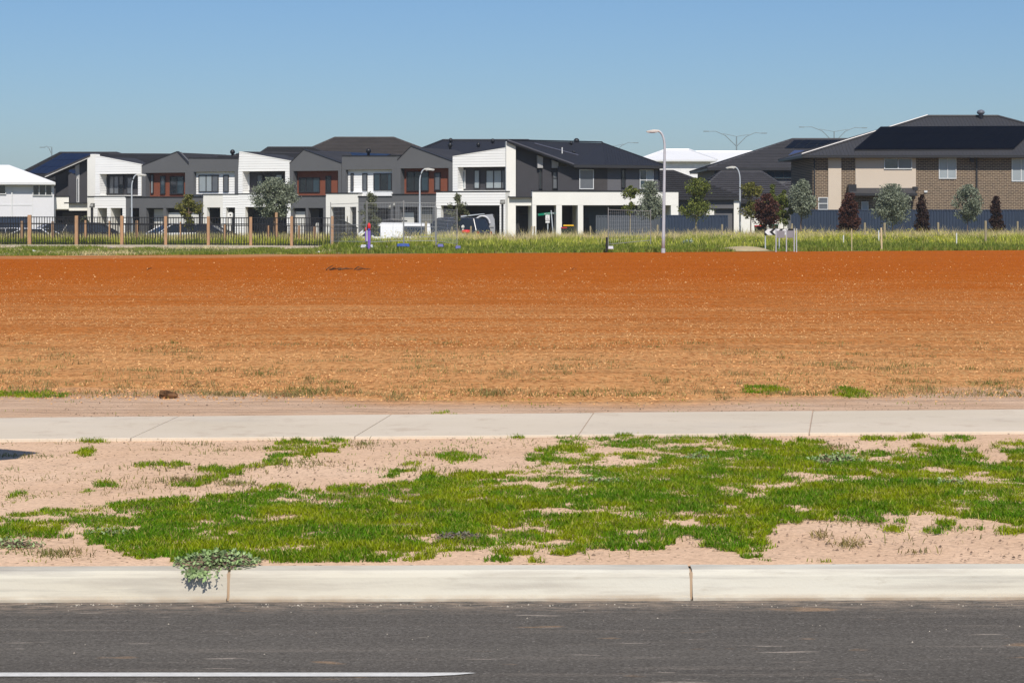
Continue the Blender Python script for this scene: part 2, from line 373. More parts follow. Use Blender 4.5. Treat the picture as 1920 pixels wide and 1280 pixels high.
    soil = mixc(nt, ramp(nt, noise_n(nt, pos, 2, 6), .35, .65), (0.60, 0.40, 0.265), (0.68, 0.475, 0.33))
    soil = mixc(nt, ramp(nt, noise_n(nt, pos, 40, 3), .62, .72, 0, .6), soil, (0.25, 0.16, 0.11))
    c = mixc(nt, ramp(nt, pn, 15.9, 16.9), soil, c)
    nt.links.new(c, b.inputs['Base Color'])
    h = mth(nt, 'ADD', noise_n(nt, pos, 22, 5, rough=.75), mth(nt, 'MULTIPLY', noise_n(nt, pos, 2.5, 5, stretch=(.5, 1, 1)), 2.5)); h = mth(nt, 'ADD', h, mth(nt, 'MULTIPLY', tr, 6)); bump(nt, b, h, 0.85, 0.04)
M_field = ground_mat('red_clay', f_field)
def f_verge(nt, b, pos):
    c = mixc(nt, ramp(nt, noise_n(nt, pos, .6, 6, stretch=(.4, 1, 1)), .42, .60), (0.10, 0.12, 0.035), (0.30, 0.235, 0.13))
    c = mixc(nt, ramp(nt, noise_n(nt, pos, .35, 6, stretch=(.3, 1, 1), off=7), .60, .70, 0, .9), c, (0.46, 0.38, 0.26))
    nt.links.new(c, b.inputs['Base Color']); bump(nt, b, noise_n(nt, pos, 12, 5), 0.6, 0.04)
M_verge = ground_mat('patchy_turf_soil', f_verge)
def f_asph(nt, b, pos):
    c = mixc(nt, ramp(nt, noise_n(nt, pos, 1.2, 6, stretch=(.12, 1.3, 1)), .35, .65), (0.100, 0.092, 0.083), (0.142, 0.130, 0.115))
    c = mixc(nt, ramp(nt, noise_n(nt, pos, 5, 5, stretch=(.12, 2, 1), off=3), .54, .70, 0, .6), c, (0.20, 0.175, 0.15))
    c = mixc(nt, ramp(nt, noise_n(nt, pos, 75, 3, rough=.8), .56, .70, 0, .5), c, (0.24, 0.225, 0.20))
    c = mixc(nt, ramp(nt, noise_n(nt, pos, 60, 3, off=2, rough=.8), .55, .70, 0, .6), c, (0.045, 0.042, 0.040))
    st = noise_n(nt, pos, 3.3, 3, stretch=(.75, 2.6, 1), off=11, rough=.5)
    c = mixc(nt, ramp(nt, st, .67, .75, 0, .6), c, (0.36, 0.235, 0.14))
    c = mixc(nt, ramp(nt, noise_n(nt, pos, 6, 3, stretch=(.4, 3.0, 1), off=21, rough=.5), .67, .73, 0, .6), c, (0.42, 0.36, 0.30))
    v1, v2, vd = vor(nt, pos, 110); c = scalec(nt, c, ramp(nt, v1, 0, 1, .78, 1.18)); c = mixc(nt, ramp(nt, v2, .982, .986, 0, .45), c, (0.26, 0.24, 0.22))
    sep = N(nt, 'ShaderNodeSeparateXYZ'); nt.links.new(pos, sep.inputs[0])
    e = mth(nt, 'SUBTRACT', sep.outputs['Y'], mth(nt, 'MULTIPLY', sep.outputs['X'], 0.015))
    dust = mth(nt, 'MULTIPLY', ramp(nt, e, 8.62, 8.90), ramp(nt, noise_n(nt, pos, 14, 5, stretch=(.5, 2, 1)), .42, .66))
    c = mixc(nt, dust, c, (0.34, 0.27, 0.21))
    nt.links.new(c, b.inputs['Base Color']); b.inputs['Roughness'].default_value = 0.85
    bump(nt, b, noise_n(nt, pos, 160, 3), 0.7, 0.006)
M_asph = ground_mat('asphalt', f_asph)
def f_conc(nt, b, pos):
    c = mixc(nt, ramp(nt, noise_n(nt, pos, .8, 6, stretch=(.5, 1, 1)), .35, .65), (0.575, 0.50, 0.395), (0.64, 0.56, 0.455))
    c = mixc(nt, ramp(nt, noise_n(nt, pos, 3.5, 6, off=3, rough=.7), .54, .70, 0, .5), c, (0.43, 0.34, 0.26))
    c = mixc(nt, ramp(nt, noise_n(nt, pos, .55, 6, stretch=(.6, 1.6, 1), off=13, rough=.7), .52, .66, 0, .3), c, (0.46, 0.42, 0.37))
    c = mixc(nt, ramp(nt, noise_n(nt, pos, 40, 2, off=5, rough=.5), .70, .76, 0, .5), c, (0.22, 0.16, 0.11))
    nt.links.new(c, b.inputs['Base Color']); bump(nt, b, noise_n(nt, pos, 70, 5), 0.25, 0.006)
M_conc = ground_mat('path_concrete', f_conc)
def f_kerb(nt, b, pos):
    c = mixc(nt, ramp(nt, noise_n(nt, pos, .9, 6, stretch=(.4, 1, 3)), .35, .65), (0.575, 0.535, 0.44), (0.605, 0.585, 0.51))
    c = mixc(nt, ramp(nt, noise_n(nt, pos, 3, 5, stretch=(.35, 1, 5), off=4), .50, .66, 0, .6), c, (0.40, 0.365, 0.31))
    c = mixc(nt, ramp(nt, noise_n(nt, pos, 1.3, 6, stretch=(.25, 1, 7), off=44, rough=.7), .56, .68, 0, .55), c, (0.30, 0.285, 0.26))
    c = mixc(nt, ramp(nt, noise_n(nt, pos, 14, 5, stretch=(.5, 1, 2), off=5, rough=.7), .60, .72, 0, .35), c, (0.36, 0.31, 0.24))
    sep = N(nt, 'ShaderNodeSeparateXYZ'); nt.links.new(pos, sep.inputs[0])
    c = mixc(nt, mth(nt, 'MULTIPLY', ramp(nt, sep.outputs['Z'], .028, .006), ramp(nt, noise_n(nt, pos, 6, 5, stretch=(.6, 1, 1)), .35, .6, .2, .9)), c, (0.36, 0.28, 0.20))
    nt.links.new(c, b.inputs['Base Color']); bump(nt, b, noise_n(nt, pos, 60, 5), 0.2, 0.006)
M_kerb = ground_mat('kerb_concrete', f_kerb)

def sheet(name, xs, yfun, mat, zoff=0.0, rows=None, jitter=0.0):
    """grid between yfun(x)[0] and [1] following tz"""
    V = []; nr = len(rows)
    for r in rows:
        for x in xs:
            a, b = yfun(x); y = a+(b-a)*r
            z = tz(x, min(y, 200))+zoff
            if jitter and 0 < r < 1: z += jitter*(mnoise.noise(Vector((x*.55, y*.55, 3)))+.5*mnoise.noise(Vector((x*1.9, y*1.9, 9))))
            V.append((x, y, z))
    n = len(xs); F = np.array([(i*n+j, i*n+j+1, (i+1)*n+j+1, (i+1)*n+j) for i in range(nr-1) for j in range(n-1)])
    return np_mesh(name, np.array(V), F, mat, 'structure', True)
lin = lambda a, b, n: list(np.linspace(a, b, n))
base = MB(); base.face([(-1500, -60, -.5), (1500, -60, -.5), (1500, 2500, -.5), (-1500, 2500, -.5)]); tag(base.build('ground', M_verge, recalc=False), kind='structure')
rd = MB(); rd.face([(-60, -14, 0), (60, -14, 0), (60, kerbY(60)+.05, 0), (-60, kerbY(-60)+.05, 0)]); road = tag(rd.build('road', M_asph, recalc=False), kind='structure')
M_paint = pm('road_paint', (0.62, 0.61, 0.58), 0.8, 0.12, 25, 0.2, 80)
ln = MB(); xl = X(893, 7.5); ln.face([(-16, 7.470, .004), (xl-.20, 7.474, .004), (xl-.08, 7.497, .004), (xl, 7.530, .004), (xl-.03, 7.536, .004), (-16, 7.540, .004)]); tag(ln.build('painted_line', M_paint, road, recalc=False), 'white edge line ending in a slant')
verge = sheet('verge', lin(-14, 14, 281), lambda x: (kerbY(x)+0.13, pathN(x)-0.0), M_soil, 0.0, lin(0, 1, 60), 0.018)
# kerb: cast lengths with gaps
kerb = thing('kerb', (0, 8.95, 0), 'cream concrete kerb between the asphalt road and the grassy verge', 'kerb'); kerb['kind'] = 'structure'
jx = [X(427, 8.92), X(1298, 8.92)]; L0 = jx[1]-jx[0]; edges = [jx[0]+L0*k for k in range(-4, 6)]
for a, b in zip(edges[:-1], edges[1:]):
    a += .006; b -= .006; m = MB()
    for (x, side) in ((a, 0), (b, 1)):
        y = kerbY(x); prof = [(y, -.1), (y, .012), (y+.022, .016), (y+.036, KH-.03), (y+.044, KH-.012), (y+.060, KH-.002), (y+.16, KH+.002), (y+.16, -.1)]
        if side == 0: A = [(x, q, z) for q, z in prof]
        else: B = [(x, q, z) for q, z in prof]
    m.ring(A, B); m.build('kerb_length', M_kerb, kerb)
gap = MB()
for e in edges[1:-1]: y = kerbY(e); gap.box(e-.007, e+.007, y+.035, y+.155, 0.0, KH-.012)
gap.build('joint_filler', pm('rusty_joint', (0.46, 0.33, 0.22), .95), kerb)
# footpath slabs
path = thing('footpath', (0, 14.8, 0.1), 'pale concrete footpath running across beside the red field', 'footpath'); path['kind'] = 'structure'
def vpx(px): return px
jn = [((-140, 825), (60, 789)), ((245, 825), (335, 788)), ((665, 825), (733, 783)), ((1085, 818), (1113, 780)), ((1517, 815), (1524, 775)), ((1935, 811), (1925, 770)), ((2350, 811), (2320, 770))]
def onpath(px, near):
    x = X(px, 14)
    for _ in range(20): Y = pathN(x) if near else pathF(x); x = X(px, Y)
    return (x, Y)
js = [(onpath(a[0], 1), onpath(b[0], 0)) for a, b in jn]
d0 = js[1][0][0]-js[0][0][0]
js = [((js[0][0][0]-k*1.6, pathN(js[0][0][0]-k*1.6)), (js[0][1][0]-k*1.6, pathF(js[0][1][0]-k*1.6))) for k in (4, 3, 2, 1)]+js+[((js[-1][0][0]+k*1.6, pathN(js[-1][0][0]+k*1.6)), (js[-1][1][0]+k*1.6, pathF(js[-1][1][0]+k*1.6))) for k in (1, 2, 3, 4)]
for k, (a, b) in enumerate(zip(js[:-1], js[1:])):
    g = .0035; zt = .172+random.uniform(-.002, .002)
    pts = [(a[0][0]+g, a[0][1]), (b[0][0]-g, b[0][1]), (b[1][0]-g, b[1][1]), (a[1][0]+g, a[1][1])]
    MB().ring([(x, y, .05) for x, y in pts], [(x, y, zt) for x, y in pts]).build('path_slab', M_conc, path, bevel=.003)
xf0, xf1 = js[0][0][0]+.1, js[-1][0][0]-.1; xb0, xb1 = js[0][1][0]+.1, js[-1][1][0]-.1
tag(MB().ring([(xf0, pathN(xf0)+.02, 0), (xf1, pathN(xf1)+.02, 0), (xb1, pathF(xb1)-.02, 0), (xb0, pathF(xb0)-.02, 0)], [(xf0, pathN(xf0)+.02, .162), (xf1, pathN(xf1)+.02, .162), (xb1, pathF(xb1)-.02, .162), (xb0, pathF(xb0)-.02, .162)]).build('joint_fill', pm('joint_dirt', (0.46, 0.35, 0.28), .95), path))
field = sheet('clay_field', lin(-62, 62, 311), lambda x: (pathF(x), edgeY(x)), M_field, 0.0, [(math.exp(3.0*t)-1)/(math.exp(3.0)-1) for t in lin(0, 1, 140)], 0.022)
far = sheet('far_verge', lin(-75, 75, 151), lambda x: (edgeY(x)-.6, 175), M_verge, -0.012, [0, .01, .02, .03, .04, .06, .08, .1, .13, .16, .2, .3, .5, 1], 0.03)
fp = MB()
for x0 in np.arange(-40, -3.2, 1.8):
    x1 = x0+1.78; y = lambda x: 93.0+(x+24)*.10
    fp.ring([(x0, y(x0), tz(x0, y(x0))-.1), (x1, y(x1), tz(x1, y(x1))-.1), (x1, y(x1)+1.5, tz(x1, y(x1)+1.5)-.1), (x0, y(x0)+1.5, tz(x0, y(x0)+1.5)-.1)],
            [(x0, y(x0), tz(x0, y(x0))+.05), (x1, y(x1), tz(x1, y(x1))+.05), (x1, y(x1)+1.5, tz(x1, y(x1)+1.5)+.06), (x0, y(x0)+1.5, tz(x0, y(x0)+1.5)+.06)])
tag(fp.build('far_footpath', pm('weathered_path', (0.47, 0.40, 0.30), .9, .12, 1.5)), kind='structure')

# ---------------- stones and clods lying loose on the field / verge ----------------
def stones(name, n, xr, yfun, size, mat, seed):
    r = np.random.default_rng(seed); t = r.random(n); Y = yfun(t); x = (r.random(n)*2-1)*(Y*0.30+2.0)
    s = size[0]+(size[1]-size[0])*r.random(n)**2.5
    z = np.array([tz(a, b) for a, b in zip(x, Y)])
    ang = r.random(n)*6.283; base = np.array([[1, 0, -.15], [.1, .8, -.15], [-1, .15, -.15], [-.1, -.75, -.15], [.15, .1, .75]])
    V = base[None]*(0.75+0.5*r.random((n, 5, 1))); c, s_ = np.cos(ang), np.sin(ang)
    vx = V[..., 0]*c[:, None]-V[..., 1]*s_[:, None]; vy = V[..., 0]*s_[:, None]+V[..., 1]*c[:, None]
    V = np.stack([vx*s[:, None]+x[:, None], vy*s[:, None]+Y[:, None], V[..., 2]*s[:, None]+z[:, None]+.001], -1).reshape(-1, 3)
    F = (np.array([[0, 1, 4], [1, 2, 4], [2, 3, 4], [3, 0, 4]])[None]+5*np.arange(n)[:, None, None]).reshape(-1, 3)
    return np_mesh(name, V, F, mat)
M_gravel = pm('yellow_gravel', (0.55, 0.265, 0.10), .9, .1, 3, island=.35, col2=(0.64, 0.38, 0.17), spec=0)
M_clod = pm('red_clods', (0.30, 0.11, 0.035), .95, .1, 3, island=.35, col2=(0.44, 0.19, 0.07))
stones('field_gravel', 62000, 0, lambda t: 17.1+ (t**1.6)*34+np.random.default_rng(3).normal(0, .3, len(t)), (.003, .015), M_gravel, 5)
stones('near_stones', 7000, 0, lambda t: 17.3+(t**1.3)*15, (.005, .017), M_gravel, 25)
stones('field_clods', 26000, 0, lambda t: 17+(t**1.3)*45, (.005, .018), M_clod, 6)
stones('far_gravel', 1300, 0, lambda t: 45+t*38, (.010, .035), M_gravel, 16)
M_grit = pm('verge_grit', (0.40, 0.28, 0.19), .95, .1, 3, island=.5, col2=(0.15, 0.095, 0.065))
stones('verge_grit', 15000, 0, lambda t: 9.2+t*7.4, (.002, .012), M_grit, 8)
M_rgrit = pm('road_grit', (0.20, 0.165, 0.13), .95, .1, 3, island=.5, col2=(0.40, 0.36, 0.30))
stones('road_grit', 260, 0, lambda t: 7.0+(t**.7)*1.9, (.0015, .006), M_rgrit, 9)
stones('gutter_grit', 900, 0, lambda t: 8.79+t*.07, (.0015, .007), M_rgrit, 10)

# ================= NEAR GRASS =================
def inpoly(px, py, poly):
    poly = np.array(poly, float); inside = np.zeros(px.shape, bool); j = len(poly)-1
    for i in range(len(poly)):
        xi, yi = poly[i]; xj, yj = poly[j]
        c = ((yi > py) != (yj > py)) & (px < (xj-xi)*(py-yi)/(yj-yi+1e-9)+xi); inside ^= c; j = i
    return inside
MAIN = [(-1100, 985), (0, 970), (100, 958), (180, 950), (330, 932), (420, 918), (520, 912), (640, 905), (760, 893), (880, 885), (975, 882), (1000, 872), (985, 858), (1040, 845), (1045, 822), (1110, 826), (1200, 822), (1330, 822), (1460, 824), (1540, 832), (1560, 842), (1700, 848), (1800, 845), (1860, 858), (1920, 848), (3000, 835), (3000, 1000), (1920, 982), (1840, 976), (1700, 968), (1570, 970), (1480, 965), (1410, 990), (1440, 1012), (1470, 1035), (1420, 1038), (1350, 1022), (1290, 1010), (1200, 1024), (1100, 1032), (1000, 1037), (900, 1028), (830, 1030), (720, 1042), (690, 1064), (560, 1064), (480, 1050), (420, 1034), (310, 1042), (230, 1025), (150, 1012), (60, 1008), (-1100, 1010)]
STREAK = [(320, 912), (375, 885), (480, 862), (520, 842), (560, 832), (650, 826), (640, 838), (560, 852), (480, 872), (420, 888), (370, 902)]
BLOBS = [(855, 858, 38, 8), (770, 870, 20, 5), (160, 848, 18, 8), (30, 930, 22, 8), (160, 921, 18, 5), (195, 907, 25, 5), (62, 1055, 34, 7), (140, 1056, 12, 5), (515, 913, 28, 6), (625, 832, 32, 9), (1430, 730, 38, 9), (1594, 737, 32, 10), (60, 738, 70, 5), (1540, 1053, 38, 6), (1440, 1052, 16, 7), (1320, 1055, 22, 5), (1670, 987, 30, 6), (1780, 988, 38, 6), (1895, 990, 24, 6), (1640, 824, 32, 5), (1710, 822, 28, 5), (1790, 826, 30, 6), (825, 777, 14, 4), (165, 826, 20, 4), (60, 826, 16, 3), (300, 872, 40, 5), (960, 822, 12, 5), (1065, 828, 24, 9), (1900, 835, 30, 6), (700, 1000, 10, 4), (930, 1045, 18, 5), (1000, 1050, 14, 6), (650, 1060, 60, 5), (1430, 985, 16, 7), (1560, 935, 22, 5), (1260, 825, 60, 5), (1480, 838, 50, 5), (300, 1022, 60, 8), (-60, 850, 30, 8), (2000, 1010, 60, 10), (2050, 800, 60, 8), (-150, 900, 50, 9)]
HOLES = [(890, 935, 42, 5), (1060, 957, 150, 5), (960, 985, 62, 5), (1040, 1012, 38, 6), (500, 966, 60, 4), (1030, 876, 34, 6), (1170, 868, 62, 6), (1500, 890, 32, 6), (1460, 914, 50, 5), (1760, 880, 26, 5), (1830, 886, 26, 4), (600, 995, 40, 4), (410, 1005, 30, 4), (1280, 975, 40, 4), (1130, 845, 30, 4), (1650, 862, 30, 4), (760, 1000, 40, 4), (1350, 845, 30, 3), (250, 985, 30, 3)]
NG = [np.random.default_rng(77).random((64, 64)) for _ in range(1)][0]
def vn(x, y):   # tiled value noise
    xi, yi = np.floor(x).astype(int), np.floor(y).astype(int); fx, fy = x-xi, y-yi; fx = fx*fx*(3-2*fx); fy = fy*fy*(3-2*fy)
    g = lambda a, b: NG[a % 64, b % 64]
    return (g(xi, yi)*(1-fx)+g(xi+1, yi)*fx)*(1-fy)+(g(xi, yi+1)*(1-fx)+g(xi+1, yi+1)*fx)*fy
def fbm(x, y): return (vn(x, y)+.5*vn(x*2.1+9, y*2.1+3)+.25*vn(x*4.3+5, y*4.3+8)+.12*vn(x*9+1, y*9+2))/1.87
def grass_density(x, Y):
    z = np.where(Y < 14, .15, .155)
    px = 960+x/Y*FPX; py = HZ+(HC-z)*FPX/Y
    jx_ = (fbm(x*2.2, Y*2.2)-.5)*70+(fbm(x*9+4, Y*9)-.5)*60; jy = (fbm(x*2.2+31, Y*2.2+17)-.5)*30+(fbm(x*8+31, Y*8+17)-.5)*34
    a, b = px+jx_, py+jy
    d = np.zeros(x.shape); d[inpoly(a, b, MAIN)] = 1.0
    cl = fbm(x*5+3, Y*6)
    cl = .6*cl+.4*fbm(x*13+5, Y*15+2); d *= np.clip((cl-.375)*7, .04, 1)
    cl2 = fbm(x*11+61, Y*13+5); s = inpoly(a, b, STREAK); d[s] = np.maximum(d[s], .75*np.clip((cl2[s]-.36)*7, .08, 1))
    for (cx, cy, rx, ry) in HOLES:
        q = ((px-cx+jx_*.35)/rx)**2+((py-cy+jy*.3)/ry)**2; d = np.where(q < 1.3, d*np.clip((q-.6)/.7, 0.03, 1), d)
    for (cx, cy, rx, ry) in BLOBS:
        q = ((px-cx+jx_*.75)/(rx*1.15))**2+((py-cy+jy*.28)/(ry*1.1))**2; d = np.maximum(d, np.clip(1.3-q, 0, 1)*.75*np.clip((cl2-.36)*7, .08, 1))
    # thin scatter of sprigs on the bare soil
    d = np.maximum(d, np.where((fbm(x*3.1+50, Y*3.1+11) > .69) & (Y > 9.2), .018, 0))
    return np.clip(d, 0, 1)
def blades(name, x, Y, z, L, wd, lean, mat, seed, dry=None):
    r = np.random.default_rng(seed); n = len(x); a = r.random(n)*6.283; tilt = lean*(.3+r.random(n)); b = r.random(n)*6.283
    dx, dy = np.cos(a)*wd/2, np.sin(a)*wd/2
    lx, ly = np.cos(b)*tilt*L, np.sin(b)*tilt*L; h = L*np.sqrt(np.clip(1-tilt**2*.7, .1, 1))
    p = lambda ox, oy, oz: np.stack([x+ox, Y+oy, z+oz], -1)
    V = np.stack([p(-dx, -dy, 0*h-.004), p(dx, dy, 0*h-.004), p(lx*.35-dx*.8, ly*.35-dy*.8, h*.55), p(lx*.35+dx*.8, ly*.35+dy*.8, h*.55), p(lx, ly, h)], 1).reshape(-1, 3)
    i = 5*np.arange(n)[:, None]
    F = np.concatenate([i+np.array([[0, 1, 3]]), i+np.array([[0, 3, 2]]), i+np.array([[2, 3, 4]])], 1).reshape(-1, 3)
    return np_mesh(name, V, F, mat)
def grass_mat(name, c1, c2, c3, transl=.35):
    m = bpy.data.materials.new(name); m.use_nodes = True; nt = m.node_tree; b = nt.nodes['Principled BSDF']; b.inputs['Roughness'].default_value = .6; b.inputs['Specular IOR Level'].default_value = .12
    g = N(nt, 'ShaderNodeNewGeometry'); pos = g.outputs['Position']
    c = mixc(nt, ramp(nt, noise_n(nt, pos, 2.6, 6, rough=.65), .43, .58), c1, c2)
    ri = g.outputs['Random Per Island']; c = mixc(nt, ramp(nt, ri, .80, .95, 0, .8), c, c3)
    k = mth(nt, 'ADD', mth(nt, 'MULTIPLY', mth(nt, 'FRACT', mth(nt, 'MULTIPLY', ri, 13.7)), .7), .65)
    vm = N(nt, 'ShaderNodeVectorMath', operation='SCALE'); nt.links.new(c, vm.inputs[0]); nt.links.new(k, vm.inputs['Scale']); nt.links.new(vm.outputs[0], b.inputs['Base Color'])
    tr = N(nt, 'ShaderNodeBsdfTranslucent'); nt.links.new(vm.outputs[0], tr.inputs[0]); ms = N(nt, 'ShaderNodeMixShader'); ms.inputs[0].default_value = transl
    nt.links.new(b.outputs[0], ms.inputs[1]); nt.links.new(tr.outputs[0], ms.inputs[2]); nt.links.new(ms.outputs[0], nt.nodes['Material Output'].inputs[0]); return m
M_grass = grass_mat('verge_grass', (0.105, 0.235, 0.006), (0.26, 0.32, 0.005), (0.48, 0.43, 0.11))
M_dry = grass_mat('dry_tufts', (0.30, 0.24, 0.10), (0.15, 0.18, 0.04), (0.42, 0.30, 0.15))
r = np.random.default_rng(5)
n = 1900000; Y = 9.15+r.random(n)*9.1; x = (r.random(n)*2-1)*(Y*.285+2.6)
k = (np.abs(x) < Y*.285+.6) | (r.random(n) < .5); x, Y = x[k], Y[k]
d = grass_density(x, Y); k = r.random(len(x)) < d*np.where(Y > 14.3, .8, 1); onp = (Y > pathN(x)+.05) & (Y < pathF(x)+.03); k &= ~onp
x, Y, d = x[k], Y[k], d[k]; print('near blades', len(x))
z = np.array([tz(a, b) for a, b in zip(x, Y)])
tall = .30+.58*fbm(x*1.3+7, Y*1.3)
L = (.026+.040*r.random(len(x)))*tall*(.55+.45*d)*1.1
blades('verge_grass', x, Y, z+.004, L, .0042+.003*r.random(len(x)), .95, M_grass, 3)
# thin dry tufts on soil and on the front of the field
tx, ty = [], []
r = np.random.default_rng(15)
for _ in range(520):
    u = r.random(); Yc = 9.3+u*4.6 if r.random() < .30 else 17.2+8*r.random()**2.2
    xc = (r.random()*2-1)*Yc*.275; m = int(14+40*r.random()); sp = .03+.11*r.random()
    tx.append(xc+r.normal(0, sp*1.6, m)); ty.append(Yc+r.normal(0, sp*.7, m))
for (cx, cy, rx, ry) in [(400, 738, 50, 4), (540, 742, 60, 4), (745, 748, 26, 6), (1355, 748, 20, 5), (1745, 732, 28, 7), (870, 1010, 45, 8), (760, 990, 30, 6), (1290, 1060, 40, 4), (1590, 1015, 30, 8), (1540, 1000, 18, 6), (930, 738, 40, 6), (960, 705, 26, 5), (600, 735, 60, 5), (70, 700, 25, 6), (1660, 690, 40, 5), (1850, 718, 50, 6), (500, 700, 50, 8), (680, 835, 26, 8), (110, 1035, 60, 8), (1560, 840, 40, 6), (440, 905, 40, 5), (350, 900, 30, 6), (580, 712, 20, 8), (1240, 715, 20, 5), (1060, 700, 20, 6)]:
    m = rx*4; a, b = r.normal(0, .5, m)*rx+cx, r.normal(0, .5, m)*ry+cy; yy = 1.6*FPX/(b-HZ); tx.append((a-960)/FPX*yy); ty.append(yy)
x = np.concatenate(tx); Y = np.concatenate(ty); k = ~((Y > pathN(x)+.02) & (Y < pathF(x)+.02)) & (Y > 9.1); x, Y = x[k], Y[k]
z = np.array([tz(a, b) for a, b in zip(x, Y)])
blades('dry_grass_tufts', x, Y, z+.004, .012+.032*r.random(len(x))*np.where(Y > 16, 1.7, 1), .004+.003*r.random(len(x)), 1.1, M_dry, 4)

# ---------------- broad-leaved weeds: each plant a thing ----------------
def leafy(name, c, rx, ry, h, n, ls, mat, label, cat='plant', group=None, droop=0.0, stems=True):
    root = thing(name, c, label, cat, group); r = random.Random(sum(map(ord, label))); mb = MB(); st = MB()
    for k in range(n):
        a = r.random()*6.283; q = math.sqrt(r.random()); x = math.cos(a)*q*rx; y = math.sin(a)*q*ry; z = h*(1-q*q*.8)*(.25+.85*r.random())
        if droop and y < -ry*.2: z -= droop*(-y/ry-.2)*1.4*r.random()
        p = Vector((c[0]+x, c[1]+y, c[2]+z)); s = ls*(.6+.8*r.random()); th = r.random()*6.283; el = r.uniform(-.5, 1.0)
        u = Vector((math.cos(th)*math.cos(el), math.sin(th)*math.cos(el), math.sin(el))); v = u.cross(Vector((r.gauss(0, .5), r.gauss(0, .5), 1))).normalized()
        mb.face([p, p+u*s*.45+v*s*.32, p+u*s, p+u*s*.45-v*s*.32])
        if stems and k % 5 == 0: st.tube([Vector(c)+Vector((x*.15, y*.15, 0)), Vector((c[0]+x*.6, c[1]+y*.6, c[2]+max(z, .02)*.8)), p], [.004, .003, .002], 4)
    if droop:      # trailing shoots hanging down the kerb face
        for k in range(16):
            x0 = c[0]-.045+r.gauss(0, .06); ln_ = r.uniform(.015, .055)*math.exp(-((x0-c[0]+.045)/.09)**2); yk = kerbY(x0)+.02
            if ln_ < .015: continue
            st.tube([Vector((x0, yk+.09, KH+.02)), Vector((x0, yk-.005, KH+.004)), Vector((x0+r.gauss(0, .01), yk-.028, KH-ln_))], [.003, .0025, .0015], 4)
            for j in range(11):
                q = r.random(); p = Vector((x0+r.gauss(0, .013), yk-.008-.03*q+r.gauss(0, .006), KH+.012-ln_*q*1.1)); s = ls*(.55+.6*r.random()); th = r.random()*6.283
                u = Vector((math.cos(th), -.35, math.sin(th))).normalized(); v = u.cross(Vector((r.gauss(0, .4), -1, r.gauss(0, .4)))).normalized()
                mb.face([p, p+u*s*.45+v*s*.32, p+u*s, p+u*s*.45-v*s*.32])
    mb.build('leaves', mat, root, recalc=False)
    if stems: st.build('stems', M_bark, root)
    return root
M_weed = pm('grey_green_leaf', (0.20, 0.31, 0.10), .7, .15, 8, island=.35, col2=(0.33, 0.42, 0.20), transl=.15)
M_weedd = pm('purple_dry_weed', (0.13, 0.11, 0.10), .8, .15, 8, island=.35, col2=(0.18, 0.18, 0.12), transl=.15)
def wp(px, py, z=.14): Y = (HC-z)*FPX/(py-HZ); return Vector(((px-960)/FPX*Y, Y, z))
leafy('kerb_weed', wp(408, 1056), .20, .125, .055, 820, .021, M_weed, 'grey-green leafy weed spilling over the kerb at its left joint', droop=.02, group='broad-leaved weeds on the verge')
leafy('verge_weed', wp(1568, 868), .185, .14, .055, 420, .021, M_weed, 'wide grey weed in the grass below the path, right part', group='broad-leaved weeds on the verge')
leafy('verge_weed', wp(1305, 864), .13, .10, .05, 240, .020, M_weed, 'dark grey-green weed in the grass just below the path, centre right', group='broad-leaved weeds on the verge')
leafy('verge_weed', wp(1120, 908), .17, .09, .04, 200, .018, M_weed, 'low sprawling grey-green weed in the middle of the lawn patch', group='broad-leaved weeds on the verge')
leafy('verge_weed', wp(860, 1010), .13, .09, .035, 240, .016, M_weedd, 'purplish dry weed near the lower edge of the grass', group='broad-leaved weeds on the verge')
leafy('verge_weed', wp(30, 1025), .14, .08, .04, 220, .018, M_weed, 'grey-green weed at the left edge just above the kerb', group='broad-leaved weeds on the verge')
leafy('verge_weed', wp(200, 1003), .12, .07, .035, 130, .017, M_weed, 'small grey-green weed in the grass, lower left', group='broad-leaved weeds on the verge')
leafy('verge_weed', wp(1780, 912), .12, .08, .05, 160, .02, M_weed, 'dark bluish green tuft in the grass near the right edge', group='broad-leaved weeds on the verge')
# wood chunk, twigs
c = wp(316, 745, .15); t = thing('wood_chunk', c, 'broken brown chunk of timber lying at the edge of the red field', 'timber')
m = MB(); m.tube([c+Vector((-.075, 0, .03)), c+Vector((-.02, .0, .028)), c+Vector((.05, 0, .018)), c+Vector((.078, .0, .014))], [.036, .038, .030, .016], 6); m.build('broken_log', pm('dark_broken_wood', (0.06, 0.033, 0.018), .9, .4, 30, .6, 60, col2=(0.17, 0.09, 0.045), spec=.05), t, bevel=.002)
m = MB(); m.ring([c+Vector(q) for q in ((-.078, -.03, .004), (-.03, -.035, .004), (.0, -.03, .012))], [c+Vector(q) for q in ((-.078, -.02, .03), (-.03, -.02, .034), (0, -.02, .03))]); m.build('splinter', MATS['dark_broken_wood'], t)
def twig(px, py, n, L, label, h=.12):
    g = G(px, py) if py < 640 else wp(px, py, .14); m = MB(); rr = random.Random(px)
    for k in range(n):
        a = Vector((rr.uniform(-L, L)*.6, rr.uniform(-.1, .1), .02)); b_ = a+Vector((rr.uniform(.3, 1)*L*.7, rr.uniform(-.2, .2), rr.uniform(.01, h))); mid = (a+b_)/2+Vector((0, 0, rr.uniform(0, h*.5)))
        m.tube([g+a, g+mid, g+b_], [.026*L, .022*L, .012*L], 5)
    o = m.build('fallen_branch', MATS['dark_broken_wood'], loc=g); tag(o, label, 'branch', 'fallen twigs on the field')
twig(640, 518, 7, .8, 'dark fallen branch on the red field, left of centre', .14)
twig(268, 557, 2, .35, 'short dark twig on the far red clay at left', .06)
twig(1075, 545, 2, .25, 'tiny dark twig on the far red clay near the centre', .08)
